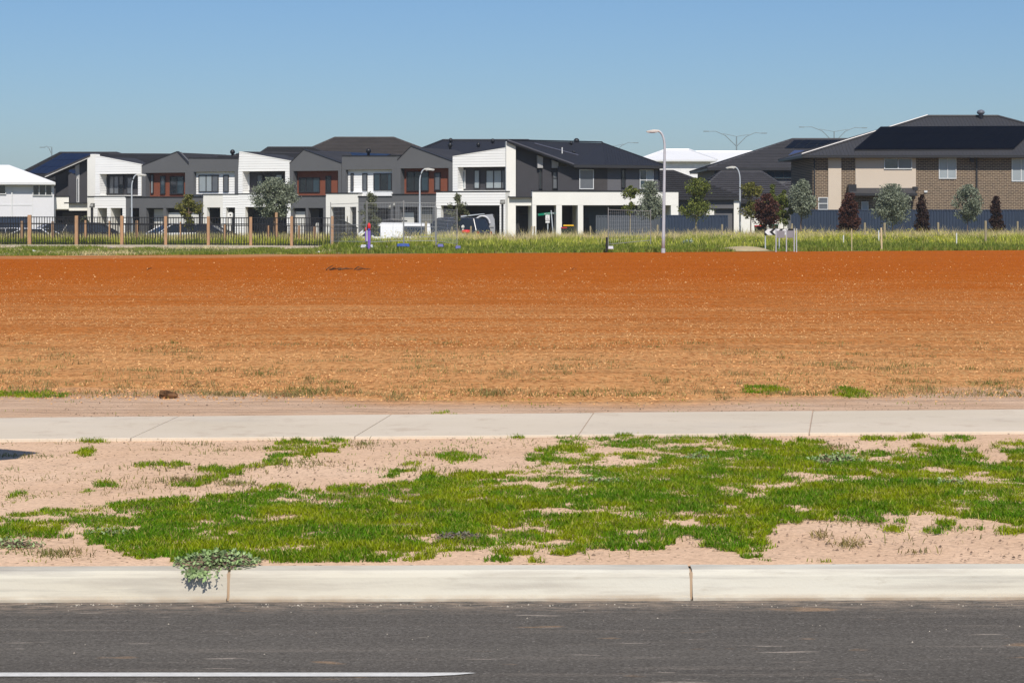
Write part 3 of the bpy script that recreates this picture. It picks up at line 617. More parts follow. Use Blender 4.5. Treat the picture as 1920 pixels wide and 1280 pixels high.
twig(350, 728, 3, .13, 'thin stick at the near edge of the field beside the timber chunk', .03)
# litter
M_litter = pm('white_litter', (0.75, 0.74, 0.75), .6, .05, 3)
for px, py, s, lab in ((70, 473, .22, 'crumpled white litter in the weeds below the black fence, far left'), (205, 467, .22, 'crumpled white litter on the far path edge, left'), (594, 476, .24, 'white plastic scrap on the turf at the edge of the red field')):
    g = G(px, py); rr = random.Random(px); m = MB(); pts = [g+Vector((rr.uniform(-s, s), rr.uniform(-.1, .1), rr.uniform(0, s*.55))) for _ in range(9)]
    for k in range(7): m.face([pts[k], pts[k+1], pts[(k+2) % 9]])
    tag(m.build('litter', M_litter, loc=g, recalc=False), lab, 'litter', 'white litter at the far edge')
# assumed unseen sign, added to cast the shadow at the left edge
shp = wp(8, 851); k = 1/math.tan(R(SUN_EL)); 
def caster(h): return shp+Vector((math.sin(R(SUN_AZ))*k*h, -math.cos(R(SUN_AZ))*k*h, 0))
q = caster(2.9); t = thing('shadow_caster', (q.x-.32, q.y, .13), 'unseen oval plate on a steel post, added left of the view to cast the verge shadow', 'sign')
m = MB(); el_ = [(q.x-.16+(.36+.05*math.sin(k_*1.3))*math.cos(k_*.2618), 2.9+.36*math.sin(k_*.2618)) for k_ in range(24)]; m.ring([(u_, q.y-.012, v_) for u_, v_ in el_], [(u_, q.y+.012, v_) for u_, v_ in el_]); m.build('sign_plate', pm('sign_white', (.7, .7, .7), .4), t, bevel=.004)  # made-up oval plate, shaped for the shadow it throws on the verge
MB().tube([(q.x-.42, q.y+.045, .1), (q.x-.42, q.y+.045, 3.05)], .03, 10).build('post', M_galv, t)
# ================= TOWNHOUSE ROW =================
ROWANG = math.degrees(math.atan2(128-143, X(949, 128)-X(164, 143)))
FR = Fr(949, 128, ROWANG)
def townhouse(label, x0, x1, top, rec, ledge, wallm, boarded, depth, backm, wins, strips=(), low=(), roofdrop=.06, sill=None, back_boards=False, cols=None):
    """top: px outline of the upper front from left to right; rec: px recess (xa,xb,ya,yb); low: list of ground-floor segments"""
    base = FR.pt((x0+x1)/2, 440, 0); base.z = GZ
    h = thing('townhouse', base, label, 'townhouse', 'row of attached townhouses')
    s = lambda px, py, t=0: FR.sz(px, py, t)
    xa, xb, ya, yb = rec; S0 = s(x0, ledge)[0]; S1 = s(x1, ledge)[0]; A0 = s(xa, ya)[0]; A1 = s(xb, ya)[0]
    mid = (xa+xb)/2; zt = s(mid, ya)[1]; zb = s(mid, yb)[1]; zl = s(mid, ledge)[1]
    T = [s(a, b) for a, b in top]
    pol_top = [(S0, zt), (S1, zt)]+[(min(max(p[0], S0), S1), p[1]) for p in reversed(T)]
    m = MB(); D = depth; g = .004
    FR.prism(m, pol_top, 0, D)
    FR.prism(m, [(S0, zl), (A0, zl), (A0, zt-g), (S0, zt-g)], 0, D)
    if A1 < S1-.02: FR.prism(m, [(A1, zl), (S1, zl), (S1, zt-g), (A1, zt-g)], 0, D)
    if zb > zl+.03: FR.prism(m, [(A0+g, zl), (A1-g, zl), (A1-g, zb), (A0+g, zb)], 0, D)
    m.build('upper_frame', wallm, h)
    if boarded:
        boards(FR, pol_top, -.004, h, M_whiteboard)
        boards(FR, [(S0, zl), (A0, zl), (A0, zt), (S0, zt)], -.004, h, M_whiteboard)
        if A1 < S1-.05: boards(FR, [(A1, zl), (S1, zl), (S1, zt), (A1, zt)], -.004, h, M_whiteboard)
        # boarded left reveal of the recess
        for k in range(int((zt-zb)/.17)+1):
            z0 = zb+k*.17; z1 = min(z0+.165, zt-.002)
            if z1 > z0+.02: m = MB(); m.ring([FR.w(A0+.002, .005, z0), FR.w(A0+.026, .005, z0), FR.w(A0+.006, .005, z1)], [FR.w(A0+.002, D-.005, z0), FR.w(A0+.026, D-.005, z0), FR.w(A0+.006, D-.005, z1)]); m.build('board', M_whiteboard, h)
    # back wall of the recess, body behind
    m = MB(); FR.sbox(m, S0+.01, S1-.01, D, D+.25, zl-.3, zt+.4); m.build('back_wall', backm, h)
    if back_boards: boards(FR, [(A0+.01, zb), (A1-.01, zb), (A1-.01, zt), (A0+.01, zt)], D-.004, h, M_whiteboard)
    zr = min(p[1] for p in T)
    m = MB(); FR.sbox(m, S0+.015, S1-.015, D+.26, 9, zl-.25, max(zr-.5, zt)); m.build('body', wallm, h)
    pol_roof = [(S0, zr-.12)]+[(S1, zr-.12)]+[(p[0], p[1]-roofdrop) for p in reversed([(min(max(p[0], S0), S1), p[1]) for p in T])]
    for (a, b, mt) in strips:   # differently coloured strips of cladding on the back wall
        m = MB(); q0, q1 = s(a, ya, D)[0], s(b, ya, D)[0]; FR.sbox(m, max(q0, A0+.006), min(q1, A1-.006), D-.03, D-.002, zb+.003, zt-.003); m.build('cladding_panel', mt, h)
    for wdw in wins:
        a, b, c, d, gl, fr = wdw[:6]; window(FR, a, b, c, d, D-.04, h, gl, fr, **(wdw[6] if len(wdw) > 6 else {}))
    # coping along the top edge
    m = MB()
    for p, q in zip(T[:-1], T[1:]):
        if abs(p[0]-q[0]) > .05: m.ring([FR.w(p[0], -.03, p[1]-.0), FR.w(q[0], -.03, q[1]-.0), FR.w(q[0], -.03, q[1]+.05), FR.w(p[0], -.03, p[1]+.05)], [FR.w(p[0], .25, p[1]), FR.w(q[0], .25, q[1]), FR.w(q[0], .25, q[1]+.05), FR.w(p[0], .25, p[1]+.05)])
    m.build('coping', wallm if boarded else M_cap, h)
    # gabled or slanted roof running back
    if len(T) >= 2:
        m = MB()
        for p, q in zip(T[:-1], T[1:]):
            if abs(p[0]-q[0]) > .3: courses(m, FR.w(p[0], .3, p[1]-roofdrop), FR.w(p[0], 6.0, p[1]-roofdrop), FR.w(q[0], 6.0, q[1]-roofdrop), FR.w(q[0], .3, q[1]-roofdrop), 8, .02)
        if m.v: m.build('roof', M_roofd, h)
    # projecting ground floor with its capping
    TF, TB = -.62, -.30
    for seg in low:
        a, b, yt, ybm, mt, opens = seg['x0'], seg['x1'], seg['yt'], seg['yb'], seg['m'], seg.get('open', [])
        q0, q1 = s(a, yt, TF)[0], s(b, yt, TF)[0]; zt2 = s((a+b)/2, yt, TF)[1]; zb2 = s((a+b)/2, ybm, TF)[1]
        m = MB(); FR.sbox(m, q0, q1, TF, TB, zb2, zt2)
        xs = [q0]+[v for o in opens for v in (s(o[0], ybm, TF)[0], s(o[1], ybm, TF)[0])]+[q1]
        dpt = seg.get('rev', TB)
        for k in range(0, len(xs), 2):
            if xs[k+1]-xs[k] > .02: FR.sbox(m, xs[k], xs[k+1], TF, dpt, GZ-.3, zb2-.003)
        m.build('ground_floor_wall', mt, h)
        m = MB(); FR.sbox(m, q0-.0, q1, TB+.002, .30, zt2-.28, zt2-.02); FR.sbox(m, q0+.01, q1-.01, .31, 9, GZ+2.3, zt2-.28); m.build('porch_ceiling', seg.get('soffit', mt), h)
        m = MB(); FR.sbox(m, q0-.03, q1+.02, TF-.05, -.006, zt2+.002, zt2+.055); m.build('ledge_capping', M_cap, h)
        if seg.get('boards'):
            bx0 = s(seg['boards'][0], yt, TF)[0]; bx1 = s(seg['boards'][1], yt, TF)[0]
            boards(FR, [(bx0, zb2), (bx1, zb2), (bx1, zt2), (bx0, zt2)], TF-.004, h, M_whiteboard)
            for k in range(0, len(xs), 2):
                u0, u1 = max(xs[k], bx0), min(xs[k+1], bx1)
                if u1-u0 > .08: boards(FR, [(u0, GZ), (u1, GZ), (u1, zb2), (u0, zb2)], TF-.004, h, M_whiteboard)
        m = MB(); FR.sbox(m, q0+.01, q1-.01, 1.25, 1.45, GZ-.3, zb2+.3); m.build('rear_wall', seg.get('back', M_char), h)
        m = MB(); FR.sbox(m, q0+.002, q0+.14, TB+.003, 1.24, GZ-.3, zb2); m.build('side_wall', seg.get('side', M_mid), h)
        for (da, db, dy, dm, dt) in seg.get('doors', []):
            u0, u1, v0, v1 = FR.rect(da, db, dy, 440, dt); m = MB(); nn = 4
            dr = None
            for k in range(nn):
                za = GZ+(v1-GZ)*k/nn; zc = GZ+(v1-GZ)*(k+1)/nn-.015
                if dr is None: m = MB(); FR.sbox(m, u0, u1, dt, dt+.06, za, zc); dr = m.build('garage_door', dm, h)
                else: m = MB(); FR.sbox(m, u0, u1, dt, dt+.06, za, zc); m.build('door_panel', dm, dr)
    return h
WH, GR = M_whiterender, M_grey
D1, D2 = .80, .32
T1 = townhouse('white boarded townhouse at the left end of the row, roof edge falling to the right', 179, 265, [(179, 293), (265, 310)], (187, 259, 326, 366), 367.5, WH, True, D1, M_char,
    [(205, 232, 330, 364, [M_blindg, M_blindg, M_glass], M_framed, dict(panes=3)), (238, 249, 332, 364, [M_blindg], M_framed), (196, 203, 333, 364, [M_glass], M_framed)],
    low=[dict(x0=164, x1=236, yt=369, yb=390, m=WH, boards=(177, 236), rev=.5, open=[(183, 201), (208, 230)], doors=[(186, 201, 396, M_char, 1.1)])])
m = MB(); s0, s1 = FR.sz(164, 300)[0], FR.sz(179, 300)[0]; zt = FR.sz(171, 289)[1]; zt1 = FR.sz(164, 298)[1]
FR.prism(m, [(s0, GZ-.3), (s1, GZ-.3), (s1, zt), (s0+(s1-s0)*.38, zt), (s0+(s1-s0)*.38, zt1+.12), (s0, zt1)], -.02, .5); m.build('party_wall', WH, T1)
T2 = townhouse('grey gabled townhouse with terracotta strips, second from the left end', 266, 354, [(266, 311), (332, 285), (354, 309)], (273, 347, 324, 369), 370, GR, False, .52, M_orange,
    [(283, 288, 327, 363, [M_blind], M_framed), (301, 310, 330, 364, [M_glassb], M_framed), (319, 345, 331, 364, [M_glass, M_glassb], M_framed, dict(panes=2))],
    low=[dict(x0=236, x1=381, yt=370, yb=390, m=GR, open=[(243, 261), (274, 306), (311, 376)], back=M_mid, doors=[(315, 372, 398, M_door, -.27), (289, 306, 392, M_door, .1), (246, 260, 396, M_black, .8)])])
T3 = townhouse('grey flat-topped townhouse with white boarded recess, third from the left end', 354, 447, [(354, 297), (447, 297.5)], (363, 440, 322, 364), 365, GR, False, D2, M_whiteboard,
    [(373, 410, 328, 360, [M_blind, M_blind, M_blindg], M_framed, dict(splits=[387, 398])), (419, 429, 328, 360, [M_blindg], M_framed)], back_boards=True,
    low=[dict(x0=381, x1=447, yt=365, yb=389, m=WH, boards=(418, 447), open=[(388, 413), (424, 441)], doors=[(425, 441, 392, M_mid, .9)])])
T4 = townhouse('white boarded townhouse behind the large round grey-green tree', 447, 543, [(449, 285.5), (543, 303)], (455, 535, 321, 362), 364, WH, True, D1, M_char,
    [(464, 468, 327, 357, [M_blind], M_framew), (482, 493, 328, 357, [M_blindg], M_framed), (496, 508, 328, 357, [M_glass], M_framed), (517, 530, 327, 357, [M_blind], M_framed)],
    low=[dict(x0=447, x1=545, yt=364, yb=388, m=WH, boards=(447, 545), open=[(460, 538)], back=M_mid, doors=[(476, 512, 398, M_doorg, .9), (516, 534, 398, M_char, .9)])])
T5 = townhouse('grey gabled townhouse with terracotta recess right of the large round tree', 543, 640, [(543, 307), (569.5, 281), (640, 306.5)], (550, 634, 320.5, 367), 368, GR, False, .52, M_orange,
    [(561, 600, 333, 361, [M_glass, M_glass, M_glassb], M_framed, dict(panes=3)), (611, 621, 330, 361, [M_glass], M_framed)], strips=[(550, 634, M_orange)],
    low=[dict(x0=545, x1=611, yt=368, yb=390, m=GR, open=[(549, 573), (578, 606)], back=M_mid, doors=[(553, 572, 396, M_door, -.27), (598, 605, 396, M_black, .5), (579, 598, 391, M_mid, .3)])])
T6 = townhouse('grey flat-topped townhouse with a large blue window, behind the wire fence', 641, 745, [(641, 293), (745, 293)], (648, 735, 318, 361), 364, GR, False, D2, M_whiteboard,
    [(658, 663, 325, 358, [M_blindg], M_framed), (680, 689, 325, 358, [M_blindg], M_framed), (701, 735, 325, 358, [M_glassb, M_glass, M_glassb], M_framed, dict(splits=[713, 727]))], back_boards=True,
    low=[dict(x0=611, x1=672, yt=363, yb=388, m=WH, open=[(620, 647), (656, 668)], back=M_mid), dict(x0=672, x1=735, yt=369, yb=390, m=GR, open=[(684, 729)], back=M_char, doors=[(704, 712, 394, M_mid, .8), (714, 723, 391, M_mid, .7)])])
m = MB(); FR.pbox(m, 657, 735, 360.5, 368, -.12, .5); m.build('window_sill_wall', M_whiteboard, T6)
T7 = townhouse('grey gabled townhouse with terracotta recess beside the white end house', 745, 849, [(745, 301), (771, 275), (849, 303.5)], (751, 841, 315.5, 364), 365, GR, False, .52, M_orange,
    [(763, 804, 322, 358, [M_glass, M_glass, M_glassb], M_framed, dict(panes=3)), (815, 826, 324, 357, [M_blindg], M_framed)],
    low=[dict(x0=735, x1=818, yt=365, yb=388, m=GR, open=[(749, 783), (786, 812)], back=M_mid, doors=[(752, 776, 398, M_door, -.1), (787, 811, 392, pm('olive_grey_door', (.16, .16, .145)), -.25)])])
T8 = townhouse('white boarded townhouse at the right end with the black trailer in its carport', 849, 949, [(849, 294.5), (949, 278)], (858, 948.5, 313, 357), 359, WH, True, D1, M_char,
    [(867, 873, 319, 354, [M_blind], M_framew), (889, 900, 319, 354, [M_blind], M_framed), (911, 948, 319, 354, [M_blind, M_blind, M_blindg], M_framed, dict(splits=[926, 941]))],
    low=[dict(x0=818, x1=948, yt=360, yb=385, m=WH, boards=(818, 948), open=[(827, 937)], back=M_char, doors=[(862, 934, 400, M_char, .9)])])
# main roof slope behind the parapets, one per pair of units
def row_roof(parent, xa, xb, ya, yb, mat, te=.5, tr=6.5, name='main_roof', solar=None):
    pa, pb = FR.pt(xa, ya, tr), FR.pt(xb, yb, tr); z0 = min(pa.z, pb.z)-1.15
    e0 = FR.w(FR.sz(xa, ya, te)[0], te, z0); e1 = FR.w(FR.sz(xb, yb, te)[0], te, z0)
    e0 = FR.w((pa-FR.o).dot(FR.d)+.0, te, z0); e1 = FR.w((pb-FR.o).dot(FR.d), te, z0)
    m = MB(); courses(m, e0, e1, pb, pa, 18, .05); m.build(name, mat, parent)
    m = MB(); m.tube([pa, pb], .08, 6); m.face([pa, pb, FR.w((pb-FR.o).dot(FR.d), 9, z0), FR.w((pa-FR.o).dot(FR.d), 9, z0)]); m.build('ridge_cap', mat, parent, recalc=False)
    if solar:
        for (u, v) in solar:
            q = [e0.lerp(e1, u), e0.lerp(e1, v)]; r_ = [pa.lerp(pb, u), pa.lerp(pb, v)]; k = int((v-u)*(e1-e0).length/1.1)
            for i in range(k):
                for j in range(2):
                    a = [q[0].lerp(q[1], (i+f)/k) for f in (.02, .98)]; b = [r_[0].lerp(r_[1], (i+f)/k) for f in (.02, .98)]; j0, j1 = .12+.42*j, .12+.42*j+.41
                    up = Vector((0, 0, .1)); lo = [a[0].lerp(b[0], j0)+up, a[1].lerp(b[1], j0)+up]; hi = [a[0].lerp(b[0], j1)+up, a[1].lerp(b[1], j1)+up]
                    MB().ring([lo[0], lo[1], hi[1], hi[0]], [p-Vector((0, 0, .04)) for p in (lo[0], lo[1], hi[1], hi[0])]).build('solar_panel', M_solarb, parent)
row_roof(T1, 205, 352, 289, 290, M_roofd)
row_roof(T3, 352, 446, 290.5, 293, M_roofd, tr=5)
row_roof(T4, 452, 604, 286, 288, M_roofd)
row_roof(T6, 606, 752, 284.5, 291, M_roofd, solar=[(.0, .9)])
whirly(FR.pt(436, 289, 5), T3, r=.17); whirly(FR.pt(691, 287, 5.2), T6, r=.17); whirly(FR.pt(844, 276, 9), T7, r=.16)

# ================= CORNER HOUSE (right end of the row) =================
GA = Fr(949, 127.8, 11)
CH = thing('corner_house', GA.pt(1100, 440, 0)*1.0, 'charcoal upper-storey corner house with cream ground floor and long dark roof', 'house'); CH.location.z = GZ
def seg(F, parent, pieces, mat, name):
    m = MB()
    for q in pieces: F.pbox(m, *q)
    return m.build(name, mat, parent)
m = MB(); GA.px_prism(m, [(949, 444), (967, 444), (967, 274), (949, 265.5)], 0, .35); m.build('end_wall', WH, CH)
m = MB(); GA.px_prism(m, [(968, 372), (1010, 372), (1010, 288), (968, 272.5)], .5, .8); GA.pbox(m, 1010, 1046, 305, 372, .55, .9); GA.pbox(m, 1046, 1237, 312, 372, .15, 9); GA.pbox(m, 1011, 1046, 297, 305, .55, .9); m.build('upper_wall', M_char, CH)
m = MB(); GA.px_prism(m, [(1008, 315), (1018, 315), (1018, 295), (1008, 291)], .2, .54); m.build('rake_fin', pm('cream_fin', (.36, .36, .36)), CH); m = MB(); GA.px_prism(m, [(1035, 315), (1047, 315), (1047, 305), (1035, 300)], .2, .54); m.build('rake_fin', pm('cream_fin', (.36, .36, .36)), CH)
m = MB(); GA.px_prism(m, [(1017, 357), (1034, 357), (1034, 303), (1017, 296)], .35, .54); m.build('wall_pier', M_char, CH)
window(GA, 1010, 1016, 318, 354, .5, CH, [M_glass], M_framed); window(GA, 1036, 1045, 322, 354, .5, CH, [M_blindg], M_framed, hsplit=.62)
window(GA, 1086, 1113, 318, 355, 0.12, CH, [M_blindg], M_framew); window(GA, 1165, 1172, 318, 352, 0.12, CH, [M_glass], M_framed, hsplit=.55)
window(GA, 1199, 1225, 318, 354, 0.12, CH, [M_glassb, M_blind], M_framew, panes=2, hsplit=.45)
for q_ in ((1139, 1164), (1173.5, 1198), (1226, 1234)): m = MB(); GA.pbox(m, *q_, 314, 357, .09, .149); m.build('grey_panel', M_mid, CH)
seg(GA, CH, [(1114, 1139, 316, 357, .08, .149)], pm('brown_charcoal_panel', (.05, .045, .045)), 'dark_panel')
# ground floor
m = MB(); t0 = -.35
GA.pbox(m, 967.2, 998, 371, 385.5, 0, .3); GA.pbox(m, 998, 1272, 359, 384.8, t0, 0); GA.pbox(m, 998, 1005.5, 385, 446, t0, 1.0); GA.pbox(m, 1043, 1053.5, 385, 446, t0, .3); GA.pbox(m, 1083.5, 1093.5, 385, 446, t0, .2)
GA.pbox(m, 1258, 1272, 385, 446, t0, 6); m.build('ground_floor_wall', WH, CH)
m = MB(); 
# splayed lit reveal wall behind the third opening
a, b = GA.sz(1084, 385, .2)[0], GA.sz(1073, 385, 2.0)[0]; m.ring([GA.w(a, .2, GZ-.3), GA.w(a+.2, .2, GZ-.3), GA.w(a+.2, .2, 2.3), GA.w(a, .2, 2.3)], [GA.w(b, 2.0, GZ-.3), GA.w(b+.2, 2.0, GZ-.3), GA.w(b+.2, 2.0, 2.3), GA.w(b, 2.0, 2.3)]); m.build('splayed_wall', WH, CH)
seg(GA, CH, [(956, 998, 368.4, 371, -.3, .5), (998.5, 1273, 357.2, 359, t0-.05, .14)], M_cap, 'ledge_capping')
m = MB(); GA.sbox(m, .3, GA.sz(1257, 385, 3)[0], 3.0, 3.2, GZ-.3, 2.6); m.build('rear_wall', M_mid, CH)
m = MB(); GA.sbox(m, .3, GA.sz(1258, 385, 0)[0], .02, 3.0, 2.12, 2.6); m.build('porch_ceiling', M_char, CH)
m = MB(); GA.pbox(m, 968, 996, 402, 446, 1.6, 1.7); m.build('side_door', M_char, CH); m = MB(); GA.pbox(m, 1005, 1042, 386, 446, 2.6, 2.7); m.build('entry_wall', M_char, CH); m = MB(); GA.pbox(m, 1092.5, 1094, 386, 446, .3, 2.6); m.build('entry_wall', M_char, CH)
m = MB(); GA.pbox(m, 1054, 1070, 385, 446, 2.6, 2.8); m.build('entry_door', pm('brown_entry', (.07, .045, .04)), CH)
gd = None
for k in range(5):
    u0, u1 = GA.sz(1096, 400, 1.5)[0], GA.sz(1256, 400, 1.5)[0]; m = MB(); GA.sbox(m, u0, u1, 1.5, 1.56, GZ+k*.42, GZ+k*.42+.405); o = m.build('garage_door' if gd is None else 'door_panel', M_doorg, CH if gd is None else gd); gd = gd or o
m = MB(); GA.pbox(m, 1094, 1104, 409, 431, 1.2, 1.46); m.build('meter_box', M_char, CH)
# roof: skillion rake on the left, long slope facing the street
te, tr = -.55, 6.2
A = GA.pt(951, 263.5, -.2); B = GA.pt(1129, 268, tr); C_ = GA.pt(1247, 310.5, te); D_ = GA.pt(1076, 308.5, te); Bk = GA.w((A-GA.o).dot(GA.d), tr, B.z+.06)
m = MB()
n_ = Vector((0, 0, 1))
for tri in ((A, D_, B), (D_, C_, B)):
    m.ring([p+n_*.0 for p in tri], [p-n_*.12 for p in tri])
m.build('roof', M_roofm, CH)
m = MB(); E = GA.w((C_-GA.o).dot(GA.d), 13, C_.z); Wk = GA.w(4.2, 13, C_.z); m.face([B, C_, E]); m.face([B, E, Wk, A]); m.build('roof_back', M_roofm, CH, recalc=False)
m = MB(); m.tube([A+n_*.02, D_+n_*.0], .07, 6); m.build('rake_fascia', pm('rake_bluegrey', (.06, .06, .075)), CH)
m = MB(); m.ring([D_+Vector((0, -.03, -.02)), C_+Vector((0, -.03, -.02)), C_+Vector((0, -.03, -.2)), D_+Vector((0, -.03, -.2))], [D_+Vector((0, .1, -.02)), C_+Vector((0, .1, -.02)), C_+Vector((0, .1, -.2)), D_+Vector((0, .1, -.2))]); m.build('gutter', M_cap, CH)
m = MB(); m.face([D_-n_*.2, C_-n_*.2, C_-n_*.2+GA.n*.7, D_-n_*.2+GA.n*.7]); m.build('soffit', M_char, CH, recalc=False)
m = MB(); m.tube([A+n_*.04, B+n_*.06], .05, 6); m.tube([B, C_+n_*.02], .05, 6); m.build('ridge_cap', M_roofm, CH)
# standing ribs of the metal roof
m = MB()
for k in range(1, 34):
    f = k/34; p = D_.lerp(C_, f); q = B.lerp(C_, max(0, (f-.35)/.65)) if f > .35 else D_.lerp(B, 1)*1.0
    if f <= .35: q = D_.lerp(B, .0)+(B-D_)*(f/.35)*1.0; p0 = p; top = p0+(B-D_).project(GA.n+Vector((0, 0, .26)))*(f/.35) if False else None
    if f > .35:
        m.tube([p+n_*.012, q+n_*.012], .012, 4)
if m.v: m.build('roof_rib', M_roofm, CH)['kind'] = 'stuff'
def onroof(px, py, tri): # point on the plane of a triangle seen at px,py
    nn = (tri[1]-tri[0]).cross(tri[2]-tri[0]); d = Vector(((px-960)/FPX, 1, -(py-HZ)/FPX)); o = Vector((0, 0, HC)); return o+d*((tri[0]-o).dot(nn)/d.dot(nn))
pA = onroof(1081, 271, (D_, C_, B)); whirly(pA+Vector((0, 0, .1)), CH, r=.18)
pB = onroof(1054, 288, (A, D_, B)); MB().tube([pB, pB+Vector((0, 0, .40))], .04, 8).build('vent_pipe', M_framew, CH)
for (x_, y_, r_) in ((1076, 288.5, .12), (1071, 271.5, .12)):
    p_ = onroof(x_, y_, (A, D_, B)); MB().lathe(p_, [(r_*.6, 0), (r_, .1), (r_*.7, .2), (.01, .22)], 8).build('roof_vent', M_black, CH, smooth=True)
fl = MB(); p_, q_ = onroof(1002, 270, (A, D_, B)), onroof(1084, 292, (A, D_, B)); fl.tube([p_+n_*.03, q_+n_*.03], .045, 5); p_, q_ = onroof(1052, 270, (D_, C_, B)), onroof(1092, 277, (D_, C_, B)); fl.tube([p_+n_*.03, q_+n_*.03], .03, 5); fl.build('roof_flashing', pm('flashing', (.09, .095, .13), .4), CH)

# ================= LEFT END HOUSE WING =================
HL = Fr(164, 143, 10)
LH = thing('end_house_wing', HL.pt(110, 438, 0), 'cream and charcoal side wing at the left end of the townhouse row, raking roof above', 'house'); LH.location.z = GZ
m = MB(); HL.pbox(m, 62, 129, 369, 392, -.3, .2); HL.pbox(m, 62, 73, 392, 445, -.3, .2); HL.pbox(m, 95, 104, 392, 445, -.3, .3); HL.pbox(m, 129, 163.8, 382, 395, -.02, .3); HL.pbox(m, 104, 129, 392, 394, -.02, .2); m.build('ground_floor_wall', WH, LH)
seg(HL, LH, [(61, 130, 367.2, 369, -.35, .8), (120, 163.8, 379.4, 382, -.3, .8)], M_cap, 'ledge_capping')
m = MB(); HL.px_prism(m, [(104, 369), (129, 369), (129, 314), (104, 325)], .9, 1.2); HL.px_prism(m, [(143, 382), (164, 382), (164, 300), (143, 310)], .7, 1.2); HL.px_prism(m, [(128, 382), (143, 382), (143, 331), (140, 328), (130, 322), (128, 324)], .2, 1.1); m.build('upper_wall', M_char, LH)
m = MB(); HL.px_prism(m, [(141, 382), (149, 382), (149, 306), (141, 309)], .62, .69); m.build('rake_fin', pm('cream_fin', (.36, .36, .36)), LH)
window(HL, 143, 148, 334, 380, .55, LH, [M_blindg], M_framew)
m = MB(); HL.sbox(m, HL.sz(62, 400, 0)[0], -.05, 2.4, 2.6, GZ-.3, 2.7); m.build('rear_wall', pm('brown_charcoal_panel', (.05, .045, .045)), LH)
m = MB(); HL.pbox(m, 117, 163, 398, 445, 1.6, 1.7); m.build('garage_door', M_mid, LH)
m = MB(); HL.pbox(m, 74, 95, 392, 445, 2.2, 2.3); m.build('lit_wall', M_whiterender, LH)
A = HL.pt(172, 289, 0); D_ = HL.pt(84, 327.5, -.6); Br = HL.pt(113, 289, 7); Ar = HL.pt(178, 289, 7)
Ar, Br = A+HL.n*1.3-n_*.25, D_+HL.n*1.3-n_*.25; m = MB(); m.ring([D_, A, Ar, Br], [p-Vector((0, 0, .14)) for p in (D_, A, Ar, Br)]); m.build('roof', M_roofd, LH)
m = MB(); m.ring([D_-n_*.14, A-n_*.14, A-n_*.16+HL.n*1.0, D_-n_*.16+HL.n*1.0], [D_-n_*.2, A-n_*.2, A-n_*.2+HL.n*1.0, D_-n_*.2+HL.n*1.0]); m.build('rake_soffit', pm('cream_soffit', (.45, .44, .41)), LH)

# ================= REAR AND SIDE HOUSES =================
def rear_house(label, F, eave, ridge, wall_yb, wallm, roofm, tm=6, depth=12, tiles=True, eover=.6, name='rear_house'):
    """eave = (xl, xr, y) px at t=0; ridge = (xl, xr, y) px at tm"""
    h = thing(name, F.pt((eave[0]+eave[1])/2, 440, 0), label, 'house'); h.location.z = GZ
    s0, ze = F.sz(eave[0], eave[2], 0); s1 = F.sz(eave[1], eave[2], 0)[0]; sa, zr = F.sz(ridge[0], ridge[2], tm); sb = F.sz(ridge[1], ridge[2], tm)[0]
    hip_roof(F, s0, s1, 0, tm*2, ze, sa, sb, zr, h, roofm, tiles, tm=tm, fascia=M_framew if roofm is M_roofw else M_cap)
    m = MB(); F.sbox(m, s0+eover, s1-eover, eover, tm*2-eover, GZ-.3, ze-.1); m.build('wall', wallm, h)
    return h, (s0, s1, ze, sa, sb, zr)
R1 = rear_house('rear house with navy solar-covered roof behind the left end of the row', Fr(113, 158, 0), (22, 330, 334), (113, 219, 287), 400, M_char, M_roofd, tm=7)[0]
F1 = Fr(113, 158, 0); q = R1
def panel_grid(F, corners, nx, ny, parent, mat, gap=.02, lift=.12):
    """corners: world lo-left, lo-right, hi-right, hi-left"""
    a, b, c, d = corners; nrm = (b-a).cross(d-a).normalized(); nrm = nrm if nrm.z > 0 else -nrm
    for i in range(nx):
        for j in range(ny):
            def pt(u, v): return a.lerp(b, u).lerp(d.lerp(c, u), v)+nrm*lift
            g = gap; P4 = [pt((i+g)/nx, (j+g)/ny), pt((i+1-g)/nx, (j+g)/ny), pt((i+1-g)/nx, (j+1-g)/ny), pt((i+g)/nx, (j+1-g)/ny)]
            MB().ring(P4, [p-nrm*.04 for p in P4]).build('solar_panel', mat, parent)
s0, ze = F1.sz(22, 334, 0); zr = F1.sz(113, 287, 7)[1]
def rp(px, py): # on that roof plane
    a = F1.w(0, 0, ze); return onroof(px, py, (a, a+F1.d, F1.w(0, 7, zr)))
panel_grid(F1, [rp(48, 328), rp(176, 328), rp(186, 290), rp(118, 290)], 9, 3, R1, M_solarb)
rear_house('low charcoal roof end left of the brown hip roof, behind the white townhouse', Fr(540, 150, 0), (470, 640, 300), (503, 585, 277.5), 400, M_char, M_roofd, tm=4, depth=8)
R3 = rear_house('large brown-grey tiled hip roof rising behind the middle of the row', Fr(680, 152, 0), (515, 868, 308), (628, 738, 259), 400, M_char, M_roofb, tm=7)[0]
R4 = rear_house('slate-blue hip roof behind the right end of the row, two round vents', Fr(900, 150, 0), (748, 1060, 296), (831, 990, 263.5), 400, M_char, M_roofm, tm=6, tiles=False)[0]
F4 = Fr(900, 150, 0)
for (x_, y_) in ((845, 268), (897, 276), (924, 269)):
    a = F4.sz(0, 296, 0)[1]; zz = F4.sz(0, 263.5, 6)[1]; w0 = F4.w(0, 0, a); whirly(onroof(x_, y_, (w0, w0+F4.d, F4.w(0, 6, zz)))+Vector((0, 0, .05)), R4, r=.15)
